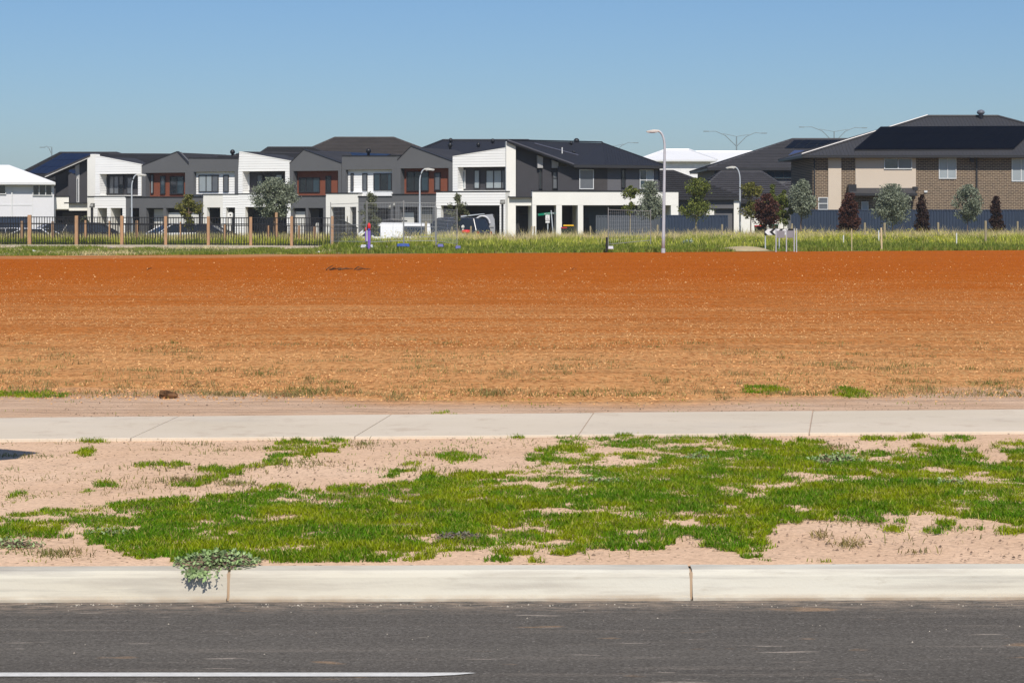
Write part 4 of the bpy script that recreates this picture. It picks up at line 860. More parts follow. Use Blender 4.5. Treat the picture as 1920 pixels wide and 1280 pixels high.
# white-roofed house at far left
FW = Fr(50, 135, 13)
RW = thing('white_house', FW.pt(40, 438, 0), 'all-white house with white hip roof at the far left edge', 'house'); RW.location.z = GZ
s0, ze = FW.sz(-120, 341.5, 0); s1 = FW.sz(104, 341.5, 0)[0]; sa, zr = FW.sz(-60, 309, 4.5); sb = FW.sz(17, 309, 4.5)[0]
hip_roof(FW, s0, s1, 0, 9, ze, sa, sb, zr, RW, M_roofw, False, fascia=M_framew, tm=4.5, ridge=False)
M_lav = pm('white_wall_cool', (.66, .66, .68), .8, .03, .8)
m = MB(); FW.sbox(m, s0+.5, FW.sz(104, 360, .6)[0]-.1, .6, 8.4, GZ-.3, ze-.19); m.build('wall', M_lav, RW)
window(FW, -4, 11.5, 346, 364.5, .56, RW, [M_glass], M_framew); window(FW, 61, 98, 346, 367, .56, RW, [M_glass], M_framew, panes=3)
m = MB(); FW.pbox(m, 21, 23.5, 346, 440, .5, .58); m.build('downpipe', M_framew, RW); m = MB(); FW.pbox(m, -60, 60, 383.6, 385.2, .58, .62); FW.pbox(m, 60.5, 62, 370, 440, .58, .62); m.build('wall_joint', M_framew, RW)
# white roofs in the gap
for lab, (e, rd_), Y_ in (('white flat-pitched metal roof house in the gap left of the centre lamp post', ((1195, 1345, 300), (1248, 1292, 281)), 190), ('long white-roofed house behind the grey tiled roof', ((1212, 1470, 305), (1290, 1420, 284.5)), 200)):
    F_ = Fr(1300, Y_, 0); rear_house(lab, F_, e, rd_, 330, pm('white_gap_wall', (.74, .74, .74)), M_roofw, tm=7, tiles=False)
# grey tiled two-storey house
F6 = Fr(1450, 153, 0)
R6, d6 = rear_house('grey tiled two-storey house with solar panels between the lamp posts and brick house', F6, (1326, 1640, 316), (1486, 1600, 261.5), 345, pm('grey_weatherboard', (.115, .115, .12), .8, .06, 1), M_roofg, tm=7.5)
window(F6, 1438, 1484, 321, 335.5, .5, R6, [M_glassb], M_framed, splits=[1453, 1469])
m = MB(); F6.pbox(m, 1484, 1530, 331.5, 338, .5, .62); m.build('white_band', M_framew, R6)
m = MB(); m.tube([F6.pt(1341, 318, .5), F6.pt(1347, 323, .9)], .06, 6); m.build('downpipe', M_cap, R6)
a6 = F6.w(0, 0, d6[2]); rp6 = lambda x_, y_: onroof(x_, y_, (a6, a6+F6.d, F6.w(0, 7.5, d6[5])))
panel_grid(F6, [rp6(1470, 281), rp6(1556, 281), rp6(1578, 265), rp6(1489, 265)], 5, 2, R6, M_solar, gap=.035)
panel_grid(F6, [rp6(1470, 300), rp6(1512, 300), rp6(1530, 284), rp6(1489, 284)], 2, 1, R6, pm('hot_water_collector', (.05, .065, .14), .25), gap=.04)
m = MB(); bk_ = [rp6(1471, 280.7), rp6(1555, 280.7), rp6(1577, 265.2), rp6(1490, 265.2)]; m.ring([p+n_*.03 for p in bk_], [p+n_*.07 for p in bk_]); m.build('panel_rails', M_galv, R6)
m = MB(); p_, q_ = rp6(1469, 301), rp6(1514, 301); m.tube([p_+n_*.1, q_+n_*.1], .09, 6); m.build('collector_tank', M_galv, R6)
# its lower roof and the dark roof in front
rear_house('single-storey grey tiled roof below the two-storey grey house', Fr(1450, 142, 0), (1290, 1512, 378), (1352, 1428, 323), 440, pm('grey_weatherboard', (.115, .115, .12)), M_roofg, tm=6)
rear_house('low grey tiled roof between the grey house and the brick house', Fr(1500, 146.6, 0), (1440, 1600, 378), (1476, 1560, 343), 440, pm('grey_weatherboard', (.115, .115, .12)), M_roofg, tm=2.6)
F8 = Fr(1300, 132, 0); R8, d8 = rear_house('dark tiled single-storey garage roof beside the corner house', F8, (1170, 1394, 370.5), (1215, 1262, 321.5), 440, M_mid, M_roofd, tm=5)
m = MB(); F8.pbox(m, 1376, 1388.5, 372, 446, .2, .5); F8.pbox(m, 1324, 1339, 392, 446, .4, .6); m.build('white_column', WH, R8)
m = MB(); F8.pbox(m, 1326, 1376, 372, 391, .3, .5); m.build('porch_beam', M_mid, R8)
WA = thing('garden_wall', G(1440, Y=128.5), 'long white rendered garden wall behind the red-leaved tree', 'wall'); m = MB(); Fw = Fr(1440, 128.5, 0)
Fw.pbox(m, 1389, 1477, 403, 446, 0, .25); m.build('rendered_wall', WH, WA); m = MB(); Fw.pbox(m, 1389, 1479, 390, 402.5, .1, .3); m.build('grey_upper_band', M_mid, WA); m = MB(); Fw.pbox(m, 1477, 1484, 396, 446, -.1, .25); m.build('end_pier', M_grey, WA)

# ================= BRICK HOUSE =================
def f_brick(nt, b):
    L = nt.links; tc = N(nt, 'ShaderNodeTexCoord'); sp = N(nt, 'ShaderNodeSeparateXYZ'); cb = N(nt, 'ShaderNodeCombineXYZ'); L.new(tc.outputs['Object'], sp.inputs[0]); L.new(sp.outputs['X'], cb.inputs[0]); L.new(sp.outputs['Z'], cb.inputs[1])
    br = N(nt, 'ShaderNodeTexBrick'); L.new(cb.outputs[0], br.inputs[0]); br.inputs['Scale'].default_value = 1.0
    br.inputs['Brick Width'].default_value = .30; br.inputs['Row Height'].default_value = .110; br.inputs['Mortar Size'].default_value = .0125; br.inputs['Mortar Smooth'].default_value = .15; br.inputs['Bias'].default_value = -.2
    br.inputs['Color1'].default_value = (.135, .094, .064, 1); br.inputs['Color2'].default_value = (.072, .051, .037, 1); br.inputs['Mortar'].default_value = (.42, .33, .225, 1)
    L.new(br.outputs[0], b.inputs['Base Color']); b.inputs['Roughness'].default_value = .9
    bp = N(nt, 'ShaderNodeBump'); bp.invert = True; bp.inputs['Strength'].default_value = .8; bp.inputs['Distance'].default_value = .01; L.new(br.outputs['Fac'], bp.inputs['Height']); L.new(bp.outputs[0], b.inputs['Normal'])
M_brick = bpy.data.materials.new('brown_brick'); M_brick.use_nodes = True; f_brick(M_brick.node_tree, M_brick.node_tree.nodes['Principled BSDF'])
FB = Fr(1523, 129, 0)
BH = thing('brick_house', FB.pt(1720, 441, 0), 'large brown brick two-storey house with black solar array, right edge', 'house'); BH.location.z = GZ
s0 = FB.sz(1524, 300, 0)[0]; s1 = FB.sz(2120, 300, 0)[0]; ze = FB.sz(1700, 291.5, -.74)[1]
m = MB(); FB.sbox(m, s0, s1, 0, 10, GZ-.3, ze-.02); m.build('wall', M_brick, BH)
se0 = FB.sz(1504, 291.5, -.74)[0]; se1 = s1+.6; sa, zr = FB.sz(1740, 218.5, 5.0); 
hip_roof(FB, se0, se1, -.74, 10.74, ze, sa, se1-8, zr, BH, pm('charcoal_metal_roof', (.043, .043, .047), .55, .05, 1, spec=.3), False, tm=5.0)
mm = MB(); e_ = FB.w(se0, -.74, ze); ml = FB.w(sa, 5.0, zr)
for k in range(1, 95):
    sx = se0+(se1-se0)*k/95; zt_ = 1.0 if sx > sa and sx < se1-8 else max(0.0, (sx-se0)/(sa-se0)) if sx < sa else max(0.0, (se1-sx)/8)
    p0 = FB.w(sx, -.74, ze); p1 = FB.w(sx, -.74+5.74*zt_, ze+(zr-ze)*zt_); mm.tube([p0+n_*.015, p1+n_*.015], .014, 4, False)
mm.build('roof_rib', MATS['charcoal_metal_roof'], BH)['kind'] = 'stuff'
MB().tube([e_+Vector((-.03, 0, .09)), ml+Vector((-.03, 0, .09))], .05, 6).build('hip_edge', pm('pale_hip_edge', (.75, .72, .68)), BH)
wq = FB.w(0, -.74, ze); rpb = lambda x_, y_: onroof(x_, y_, (wq, wq+FB.d, FB.w(0, 5.0, zr)))
panel_grid(FB, [rpb(1601, 283.5), rpb(1900, 282), rpb(1944, 239.5), rpb(1651, 241)], 16, 3, BH, M_solar, gap=.006, lift=.14)
m = MB(); m.ring([p+n_*.02 for p in (rpb(1602, 284), rpb(1899, 282.5), rpb(1942, 240), rpb(1652, 241.5))], [p+n_*.10 for p in (rpb(1602, 284), rpb(1899, 282.5), rpb(1942, 240), rpb(1652, 241.5))]); m.build('panel_rails', M_black, BH)
whirly(rpb(1839, 222)+Vector((0, 0, .25)), BH, pm('grey_vent', (.12, .13, .16), .5), r=.25)
m = MB(); FB.pbox(m, 1553, 1577.5, 292, 446, -.12, .02); m.build('render_column', M_beige, BH)
m = MB(); FB.pbox(m, 1604, 1717.5, 292, 353, -.10, .02); m.build('render_panel', M_beige, BH)
window(FB, 1657.5, 1710, 296.5, 317.5, -.115, BH, [M_glassb, M_blindg], M_framew, panes=2); window(FB, 1760, 1793, 296, 335.5, .0, BH, [M_blind, M_blind], M_framew, panes=2)
window(FB, 1896.5, 1932, 297, 340.5, .0, BH, [M_blind, M_blind], M_framew, panes=2); window(FB, 1534, 1552.5, 370, 393.5, .0, BH, [M_blindg], M_framew, hsplit=.5); window(FB, 1615, 1628, 378, 394, .0, BH, [M_blind], M_framew)
window(FB, 2010, 2050, 297, 340, .0, BH, [M_blind], M_framew, panes=2)
m = MB(); FB.pbox(m, 1526, 1528.7, 296, 446, -.12, -.01); FB.pbox(m, 1830, 1833, 296, 446, -.12, -.01); m.build('downpipe', M_cap, BH)
m = MB()  # awning
a0, a1 = FB.sz(1592, 366, -.9)[0], FB.sz(1719, 366, -.9)[0]; zb_ = FB.sz(1650, 363, -.9)[1]; zt_ = FB.sz(1650, 352.5, -.13)[1]
m.ring([FB.w(a0, -.9, zb_), FB.w(a0+.45, -.13, zt_), FB.w(a0+.45, -.13, zb_)], [FB.w(a1, -.9, zb_), FB.w(a1-.1, -.13, zt_), FB.w(a1-.1, -.13, zb_)]); m.build('awning_roof', pm('charcoal_metal_roof', (.05, .05, .055)), BH)
m = MB(); FB.sbox(m, a0-.03, a1+.03, -.96, -.90, zb_-.14, zb_+.02); FB.sbox(m, a0-.03, a0+.05, -.899, -.01, zb_-.14, zb_-.005); FB.sbox(m, a1-.05, a1+.03, -.899, -.01, zb_-.14, zb_-.005); FB.pbox(m, 1591, 1606, 346, 361, -.6, -.13); FB.pbox(m, 1713, 1721, 350, 358, -.5, -.01); m.build('awning_fascia', M_cap, BH)
m = MB(); FB.pbox(m, 1699, 1702.5, 366, 446, -.85, -.75); m.build('awning_post', M_cap, BH)
m = MB(); FB.pbox(m, 1733, 1739, 357.5, 361, -.08, -.002); m.build('wall_vent', M_framew, BH)
m = MB(); FB.pbox(m, 1820, 1826, 296, 304, -.2, -.003); m.build('sensor_light', M_cap, BH)

# ================= STEEL SHEET FENCES =================
def sheet_fence(label, x0, x1, yt, Y, zb=GZ, pw=2.35, mat=None, ang=0):
    F = Fr(x0, Y, ang); S1 = F.sz(x1, yt, 0)[0]; zt = F.sz((x0+x1)/2, yt, 0)[1]; h = thing('steel_fence', F.w(S1/2, 0, zb), label, 'fence')
    n = max(1, round(S1/pw)); w_ = S1/n; mesh = None
    m = MB(); rib = .196; k = int(w_/rib)
    pts = []
    for i in range(k):
        b = -w_/2+.03+i*(w_-.06)/k; d = (w_-.06)/k
        pts += [(b, 0), (b+d*.22, 0), (b+d*.34, -.035), (b+d*.60, -.035), (b+d*.72, 0)]
    pts.append((w_/2-.03, 0))
    for (u, v), (u2, v2) in zip(pts[:-1], pts[1:]):
        m.face([F.d*u+F.n*v+Vector((0, 0, .03)), F.d*u2+F.n*v2+Vector((0, 0, .03)), F.d*u2+F.n*v2+Vector((0, 0, zt-zb-.05)), F.d*u+F.n*v+Vector((0, 0, zt-zb-.05))])
    for i in range(n):
        c = F.w(w_*(i+.5), 0, zb)-h.location
        if i == 0: o = m.build('fence_sheet', mat or M_navy, None, recalc=False); me = o.data
        else: o = bpy.data.objects.new('fence_sheet', me); COL.objects.link(o)
        o.parent = h; o.location = c
    for i in range(n+1):
        mm = MB(); F.sbox(mm, w_*i-.03, w_*i+.03, -.045, .03, zb-.2, zt); mm.build('fence_post', mat or M_navy, h)
    mm = MB(); F.sbox(mm, 0, S1, -.04, .025, zt-.05, zt+.012); mm.build('top_rail', mat or M_navy, h)
    return h
sheet_fence('navy steel sheet fence in front of the brick house', 1484, 2120, 393.5, 124.5)
sheet_fence('navy steel sheet fence between the corner house and the white column', 1238, 1364, 403.5, 126.2)
sheet_fence('dark blue steel gate and fence behind the wire panel, centre right', 1118, 1237, 404, 126.0, mat=M_doorg)
sheet_fence('navy steel sheet fence in front of the white house, far left', -80, 53, 406.5, 131)
# ================= PICKET FENCES =================
def picket_fence(label, pts, top, rails, cat='fence', post_px=(), post_top=None, pitch=.125, post_mat=M_timber, short=None):
    """pts: list of (x, Y); top(t) -> z of the top; posts: px positions of timber posts"""
    a, b = Vector((*pts[0], 0)), Vector((*pts[1], 0)); d = (b-a); L = d.length; d.normalize(); n = Vector((-d.y, d.x, 0))
    h = thing('picket_fence', (a.x, a.y, tz(a.x, a.y)), label, cat)
    gz = lambda s: tz(*(a+d*s).xy)+.06
    m = MB(); w = .0145
    m.ring([Vector((-w, -w, 0)), Vector((w, -w, 0)), Vector((w, w, 0)), Vector((-w, w, 0))], [Vector((-w, -w, 1)), Vector((w, -w, 1)), Vector((w, w, 1)), Vector((-w, w, 1))])
    me = None; k = int(L/pitch)
    for i in range(k+1):
        s = i*pitch; p = a+d*s; z0 = gz(s); z1 = top(s/L)
        if me is None: o = m.build('picket', M_black, None); me = o.data
        else: o = bpy.data.objects.new('picket', me); COL.objects.link(o)
        o.parent = h; o.location = Vector((p.x+n.x*.02, p.y+n.y*.02, z0))-h.location; o.scale = (1, 1, z1-z0)
    for (za, zb, nm) in rails:
        m = MB(); K = 12
        for i in range(K):
            s0, s1 = L*i/K, L*(i+1)/K; q = []
            for s in (s0, s1):
                p = a+d*s; zz = (top(s/L)+za) if za <= 0 else gz(s)+za
                q.append(Vector((p.x, p.y, zz)))
            m.ring([q[0]-n*.02-Vector((0, 0, .02)), q[0]+n*.02-Vector((0, 0, .02)), q[0]+n*.02+Vector((0, 0, .02)), q[0]-n*.02+Vector((0, 0, .02))], [q[1]-n*.02-Vector((0, 0, .02)), q[1]+n*.02-Vector((0, 0, .02)), q[1]+n*.02+Vector((0, 0, .02)), q[1]-n*.02+Vector((0, 0, .02))])
        m.build(nm, M_black, h)
    for (px, w_, yt, mt) in post_px:
        s = L*0.5
        for _ in range(20): p = a+d*s; s += (X(px, p.y)-p.x)/d.x if abs(d.x) > .3 else 0
        p = a+d*s; zt = HC-(yt-HZ)*p.y/FPX; hw = w_/2*p.y/FPX
        m = MB(); q = p-n*.06; m.box(q.x-hw, q.x+hw, q.y-hw, q.y+hw, tz(p.x, p.y)-.2, zt); o = m.build('fence_post', mt, h, bevel=.012)
    return h
YF = 95.0
zf = lambda py, Y: HC-(py-HZ)*Y/FPX
picket_fence('long black picket fence with tall timber posts along the far path', [(X(-70, YF), YF), (X(622, YF), YF+.6)], lambda t: zf(405.5+2.5*t, YF), [(-.03, 0, 'top_rail'), (-.33, 0, 'middle_rail'), (.06, 0, 'bottom_rail')],
    post_px=[(p, w_, yt, M_timber) for p, w_, yt in ((-28, 6, 403), (56, 6.6, 403), (144, 6, 404.5), (229, 5.6, 404.5), (311, 5.4, 405.5), (391, 5.4, 406), (470.5, 5.2, 407), (547, 5, 405.5), (623, 5.4, 405))])
YB = 98.5
picket_fence('lower black picket fence with short timber posts just behind the tall-post one', [(X(-70, YB), YB), (X(660, YB), YB+.6)], lambda t: zf(417.5+6*t, YB), [(-.03, 0, 'top_rail'), (.06, 0, 'bottom_rail')],
    post_px=[(p, w_, yt, M_timber) for p, w_, yt in ((41, 4.6, 414.5), (99, 4, 415), (161, 4.4, 413), (206, 4, 414.5), (257, 4, 413.5), (339, 3.6, 416), (422, 3.8, 420), (503, 3.8, 423), (518.5, 4.8, 398.5), (561, 4, 423), (590, 3.6, 425))])
picket_fence('short black fence return with pale slats running back beside the wire fence', [(X(626, 95.8), 95.8), (X(668, 100), 101)], lambda t: zf(404+22*t, 95.8+5*t), [(-.05, 0, 'top_rail')], pitch=.16,
    post_px=[(p, 1.8, yt, M_timberg) for p, yt in ((630, 405), (636, 408), (642, 411), (648, 414), (654, 417), (661, 423))])

# ================= TEMPORARY WIRE FENCE =================
M_block = pm('blue_plastic_foot', (.03, .08, .36), .5, .1, 5); M_blockp = pm('violet_blue_foot', (.13, .13, .36), .5, .1, 5); M_blockw = pm('white_plastic_foot', (.55, .57, .62), .6, .15, 9)
def wire_panel(label, pa, pb, foots=(), frame=pm('dull_fence_steel', (.27, .28, .28), .6, .1, 5, metal=.2), mesh_h=.075, hrail=None, extra_post=True):
    """pa, pb = (px, ytop, ybase, Y)"""
    A0 = P(pa[0], pa[2], pa[3]); A1 = P(pa[0], pa[1], pa[3]); B0 = P(pb[0], pb[2], pb[3]); B1 = P(pb[0], pb[1], pb[3])
    h = thing('wire_fence_panel', (A0+B0)/2, label, 'fence', 'temporary wire fence panels'); r = .018
    for q0, q1 in ((A0, A1), (B0, B1)): MB().tube([q0, q1+Vector((0, 0, .10))], r, 8).build('upright_post', frame, h)
    for f_ in [1, .12]+([hrail] if hrail else []): MB().tube([A0.lerp(A1, f_), B0.lerp(B1, f_)], .013, 6).build('tube_rail', frame, h)
    m = MB(); k = int((A0-B0).length/mesh_h)
    for i in range(1, k): m.tube([A0.lerp(B0, i/k).lerp(A1.lerp(B1, i/k), .12), A1.lerp(B1, i/k)], .0022, 3, False)
    for j in range(1, 9): m.tube([A0.lerp(A1, .12+j*.1), B0.lerp(B1, .12+j*.1)], .0022, 3, False)
    m.build('wire_mesh', M_galv, h)['kind'] = 'stuff'
    return h
def foot(px, py, Y, wpx, mat, label):
    p = P(px, py, Y); w_ = wpx*Y/FPX/2; m = MB(); m.ring([p+Vector((-w_, -.12, 0)), p+Vector((w_, -.12, 0)), p+Vector((w_*.9, -.10, .14)), p+Vector((-w_*.9, -.10, .14))], [p+Vector((-w_, .12, 0)), p+Vector((w_, .12, 0)), p+Vector((w_*.9, .10, .14)), p+Vector((-w_*.9, .10, .14))])
    o = m.build('fence_foot', mat, loc=p, bevel=.015); tag(o, label, 'fence foot', 'plastic feet of the wire fence')
YW = 93.5
wire_panel('wire fence panel nearest the end of the black picket fence', (620, 383, 462, YW+1), (687, 380.5, 463, YW), hrail=.5)
wire_panel('wire fence panel between the purple post and the blue foot', (689.5, 381, 464, YW), (756, 379.5, 461, YW+.3))
wire_panel('wire fence panel directly left of the white end house', (757.5, 380, 461, YW+.3), (817, 381, 461, YW+.4), hrail=.45)
wire_panel('lower slanting wire fence panel in front of the carport tree', (818.5, 392, 461, YW+.4), (857, 394, 466, YW-1), hrail=.7)
wire_panel('narrow wire gate seen behind the street lamp, left of the white end house', (790, 388, 452, YW+6), (816, 388, 452, YW+6), mesh_h=.1)
wire_panel('lone wire fence panel in front of the blue steel gate', (1140.5, 393, 467, 92.5), (1220, 396, 458, 94), mesh_h=.12)
m = MB(); b0 = P(1137.5, 468, 92.4); m.box(b0.x-.05, b0.x+.05, b0.y-.05, b0.y+.05, b0.z-.1, P(1137, 445, 92.4).z); tag(m.build('rubber_post', M_rubber, loc=b0), 'short black post at the foot of the lone wire panel', 'post')
foot(688, 464.5, YW-.6, 24, M_blockw, 'white foot block of the wire fence beside the purple marker'); foot(756, 462.5, YW-.3, 24, M_block, 'bright blue foot block of the wire fence'); foot(826, 463, YW, 11, M_blockp, 'small violet-blue foot block half hidden in weeds'); foot(859, 466.5, YW-1.2, 10, M_blockp, 'flat violet foot at the right end of the slanting wire panel'); foot(1145, 467, 92.2, 10, M_blockw, 'grey-white foot block at the lone wire panel')
# purple water-marker posts
M_pur = pm('purple_plastic', (.23, .12, .52), .5, .08, 4); M_red = pm('red_plastic', (.62, .02, .025), .45, .05, 4)
def marker(px, yt, yb, Y, wpx, label, dot=True):
    p = P(px, yb, Y); zt = P(px, yt, Y).z; w_ = wpx*Y/FPX/2; H = zt-p.z; h = thing('marker_post', p, label, 'marker post', 'purple and red marker posts')
    MB().tube([p, p+Vector((0, 0, H*.72))], [w_*.8, w_], 8).build('post', M_pur, h); MB().tube([p+Vector((0, 0, H*.725)), p+Vector((0, 0, H*.93)), p+Vector((0, 0, H))], [w_*1.02, w_, w_*.4], 8).build('cap', M_red, h, smooth=True)
    if dot: MB().tube([p+Vector((0, -w_-.02, H*.76)), p+Vector((0, -w_+.01, H*.76))], w_*.6, 10).build('reflector', pm('blue_reflector', (.01, .09, .45), .4), h)
marker(692, 418, 468, 92, 6.4, 'purple marker post with red cap and blue dot'); marker(686.2, 426, 452, 96, 4, 'thinner purple and red marker post behind the first one', False)
m = MB(); p = P(688.6, 452, 93); m.box(p.x-.03, p.x+.03, p.y-.01, p.y+.01, p.z, P(688.6, 432, 93).z); tag(m.build('white_stake', M_framew, loc=p), 'narrow white stake beside the purple marker', 'stake')

# ================= STREET LAMPS =================
def street_lamp(px, yb, Y, ytop, xhead, label, r0=.075, mat=M_galv, lean=0.0):
    p = P(px, yb, Y); H = P(px, ytop, Y).z-p.z; h = thing('street_lamp', p, label, 'street lamp', 'curved-arm street lamps')
    dx = (xhead-px)*Y/FPX; sgn = 1 if dx > 0 else -1; pts = []; rr = []
    for k in range(7): t = k/6; pts.append(p+Vector((lean*t, 0, (H-.75)*t))); rr.append(r0*(1-.35*t))
    top = pts[-1]; n = 8; ex = abs(dx)-.5
    for k in range(1, n+1): t = k/n*math.pi/2; pts.append(top+Vector((sgn*(1-math.cos(t))*max(ex, .3), 0, .75*math.sin(t)))); rr.append(r0*.62)
    MB().tube([p-Vector((0, 0, .15)), p+Vector((0, 0, .2))], [r0*1.15]*2, 12).build('base_sleeve', mat, h)
    MB().tube(pts, rr, 12).build('pole', mat, h, smooth=True)
    e = pts[-1]; q = MB(); q.ring([e+Vector((sgn*-.05, -.06, -.03)), e+Vector((sgn*-.05, .06, -.03)), e+Vector((sgn*-.05, .06, .05)), e+Vector((sgn*-.05, -.06, .05))], [e+Vector((sgn*.22, -.14, -.06)), e+Vector((sgn*.22, .14, -.06)), e+Vector((sgn*.22, .14, .07)), e+Vector((sgn*.22, -.14, .07))]); 
    q.ring([e+Vector((sgn*.221, -.14, -.06)), e+Vector((sgn*.221, .14, -.06)), e+Vector((sgn*.221, .14, .07)), e+Vector((sgn*.221, -.14, .07))], [e+Vector((sgn*.55, -.09, -.05)), e+Vector((sgn*.55, .09, -.05)), e+Vector((sgn*.55, .09, .0)), e+Vector((sgn*.55, -.09, .0))])
    q.build('lamp_head', pm('lamp_head_grey', (.60, .59, .55), .5), h, bevel=.012)
    q = MB(); q.box(min(e.x+sgn*.05, e.x+sgn*.5), max(e.x+sgn*.05, e.x+sgn*.5), e.y-.08, e.y+.08, e.z-.085, e.z-.062); q.build('lens', pm('lens', (.5, .5, .5), .2), h)
    return h
g = gY(1243.5, 474); street_lamp(1243.5, 474, g, 246, 1217, 'tallest near street lamp, arm curving left, at the edge of the red field', .085, lean=.07)
street_lamp(1387.5, 446, 119, 314, 1367, 'slim grey street lamp with arm to the left in front of the white column', .06)
street_lamp(787, 446, 114, 317.5, 809, 'street lamp with arm to the right before the grey gabled townhouse', .06)
street_lamp(247, 450, 115, 328, 265, 'street lamp with arm to the right before the white left-end townhouse', .06)
def highway_lamp(px, yb, Y, yt, arms, label):
    p = P(px, yb, Y); h = thing('highway_lamp', p, label, 'highway lamp', 'far highway lamps'); T = P(px, yt, Y)
    MB().tube([p, T], [.12, .07], 8).build('pole', M_galvp, h)
    for (ax, ay) in arms:
        e = P(ax, ay, Y); m = MB(); m.tube([T-Vector((0, 0, (T.z-p.z)*.25)), T.lerp(e, .4)+Vector((0, 0, -.15)), T.lerp(e, .75)+Vector((0, 0, .18)), e], [.06, .055, .045, .035], 6); m.tube([T, T.lerp(e, .5)+Vector((0, 0, .05))], .035, 6); m.build('arm', M_galvp, h)
        s = 1 if ax > px else -1; MB().box(min(e.x, e.x+s*.7), max(e.x, e.x+s*.7), e.y-.12, e.y+.12, e.z-.06, e.z+.06).build('lamp_head', M_galvp, h)
highway_lamp(1381, 330, 260, 256, [(1329, 246.5), (1428, 250)], 'double-armed highway lamp above the white roofs')
highway_lamp(1564, 330, 270, 247, [(1508, 238.5), (1616, 240)], 'double-armed highway lamp behind the solar-panelled grey roof')
highway_lamp(97, 330, 280, 276, [(84, 276.5)], 'faint single-armed far lamp above the navy solar roof')
highway_lamp(1150, 330, 290, 274, [(1188, 268)], 'faint far lamp arm just above the corner house roof')

# ================= SIGNS =================
def text(s, size, loc, rot, mat, parent, name='lettering', sx=1.0):
    c = bpy.data.curves.new(name, 'FONT'); c.body = s; c.size = size; c.align_x = 'CENTER'; c.align_y = 'CENTER'; c.extrude = .002
    t0_ = bpy.data.objects.new('tmp', c); me = bpy.data.meshes.new_from_object(t0_); bpy.data.objects.remove(t0_); o = bpy.data.objects.new(name, me); COL.objects.link(o); me.materials.clear(); me.materials.append(mat); o.parent = parent; o.location = Vector(loc)-origin_of(parent); o.rotation_euler = rot; o.scale = (sx, 1, 1); return o
M_green = pm('sign_green', (.0, .19, .105), .4, .03, 3); M_signw = pm('sign_white', (.7, .7, .7), .4, .03, 3); M_signb = pm('sign_black', (.012, .012, .013), .4, .05, 3); M_sgrey = pm('sign_back_grey', (.22, .22, .24), .5, .05, 3)
YS = 108.0
a = P(1037.5, 444, YS); b = P(1033.3, 394.5, YS)
ST = thing('street_name_sign', a, 'green street name sign on a leaning pole before the cream corner house', 'street sign'); MB().tube([a, b], [.035, .03], 8).build('pole', M_galv, ST)
def blade(x0, x1, y0, y1, y0b, y1b, txt, st, mat, dy):
    pa, pb, pc, pd = P(x0, y0b, YS+dy), P(x1, y1b, YS), P(x1, y1, YS), P(x0, y0, YS+dy); m = MB(); t_ = Vector((0, .02, 0)); m.ring([pa, pb, pc, pd], [p+t_ for p in (pa, pb, pc, pd)]); bl = m.build('name_blade', mat, ST)
    d = (pb-pa); c = (pa+pb+pc+pd)/4; ry = -math.atan2(d.z, d.x)
    o = text(txt, abs(pa.z-pd.z)*.86, c+Vector((0, -.012, 0)), (0, 0, 0), M_signw, bl, 'lettering'); o.rotation_euler = Matrix(((d.normalized().x, 0, 0), (0, 0, -1), (d.normalized().z, 1, 0))).to_euler() if False else (R(90), 0, 0)
    o.rotation_mode = 'XYZ'; o.rotation_euler = (Matrix.Rotation(ry, 3, 'Y') @ Matrix.Rotation(R(90), 3, 'X')).to_euler(); o.scale = (.9, 1, 1)
blade(1009, 1032, 400.5, 397.8, 404.8, 402.3, 'BARTONICA CT', 0, M_green, -.5); blade(1034.2, 1042.8, 397.8, 399, 401.2, 401.6, 'STRAND', 0, pm('sign_green_pale', (.16, .26, .22), .5), .4)
MP = thing('info_sign', P(1027, 444, 109), 'small white notice sign on its own post under the green street sign', 'sign'); p = P(1027, 444, 109); MB().tube([p, P(1027, 417, 109)], .035, 8).build('post', M_galv, MP)
pl = P(1026.7, 413.5, 108.94); z1 = P(1026, 403, 108.94).z; mb_ = MB(); mb_.box(pl.x-.118, pl.x+.118, pl.y-.012, pl.y+.012, pl.z, z1); sp_ = mb_.build('sign_plate', M_signw, MP, bevel=.01)
MB().box(pl.x-.05, pl.x-.015, pl.y-.018, pl.y-.013, pl.z+.05, pl.z+.10).build('symbol', M_signb, sp_); MB().box(pl.x+.015, pl.x+.05, pl.y-.018, pl.y-.013, pl.z+.04, pl.z+.09).build('symbol', M_signb, sp_); MB().tube([(pl.x, pl.y-.016, pl.z+.12), (pl.x, pl.y-.016, z1-.04)], .008, 4).build('symbol', M_sgrey, sp_)
pz = P(1026.5, 418, 108.94).z; MB().box(pl.x-.11, pl.x+.11, pl.y-.01, pl.y+.01, pz, pl.z-.02).build('lower_plate', M_signw, MP)
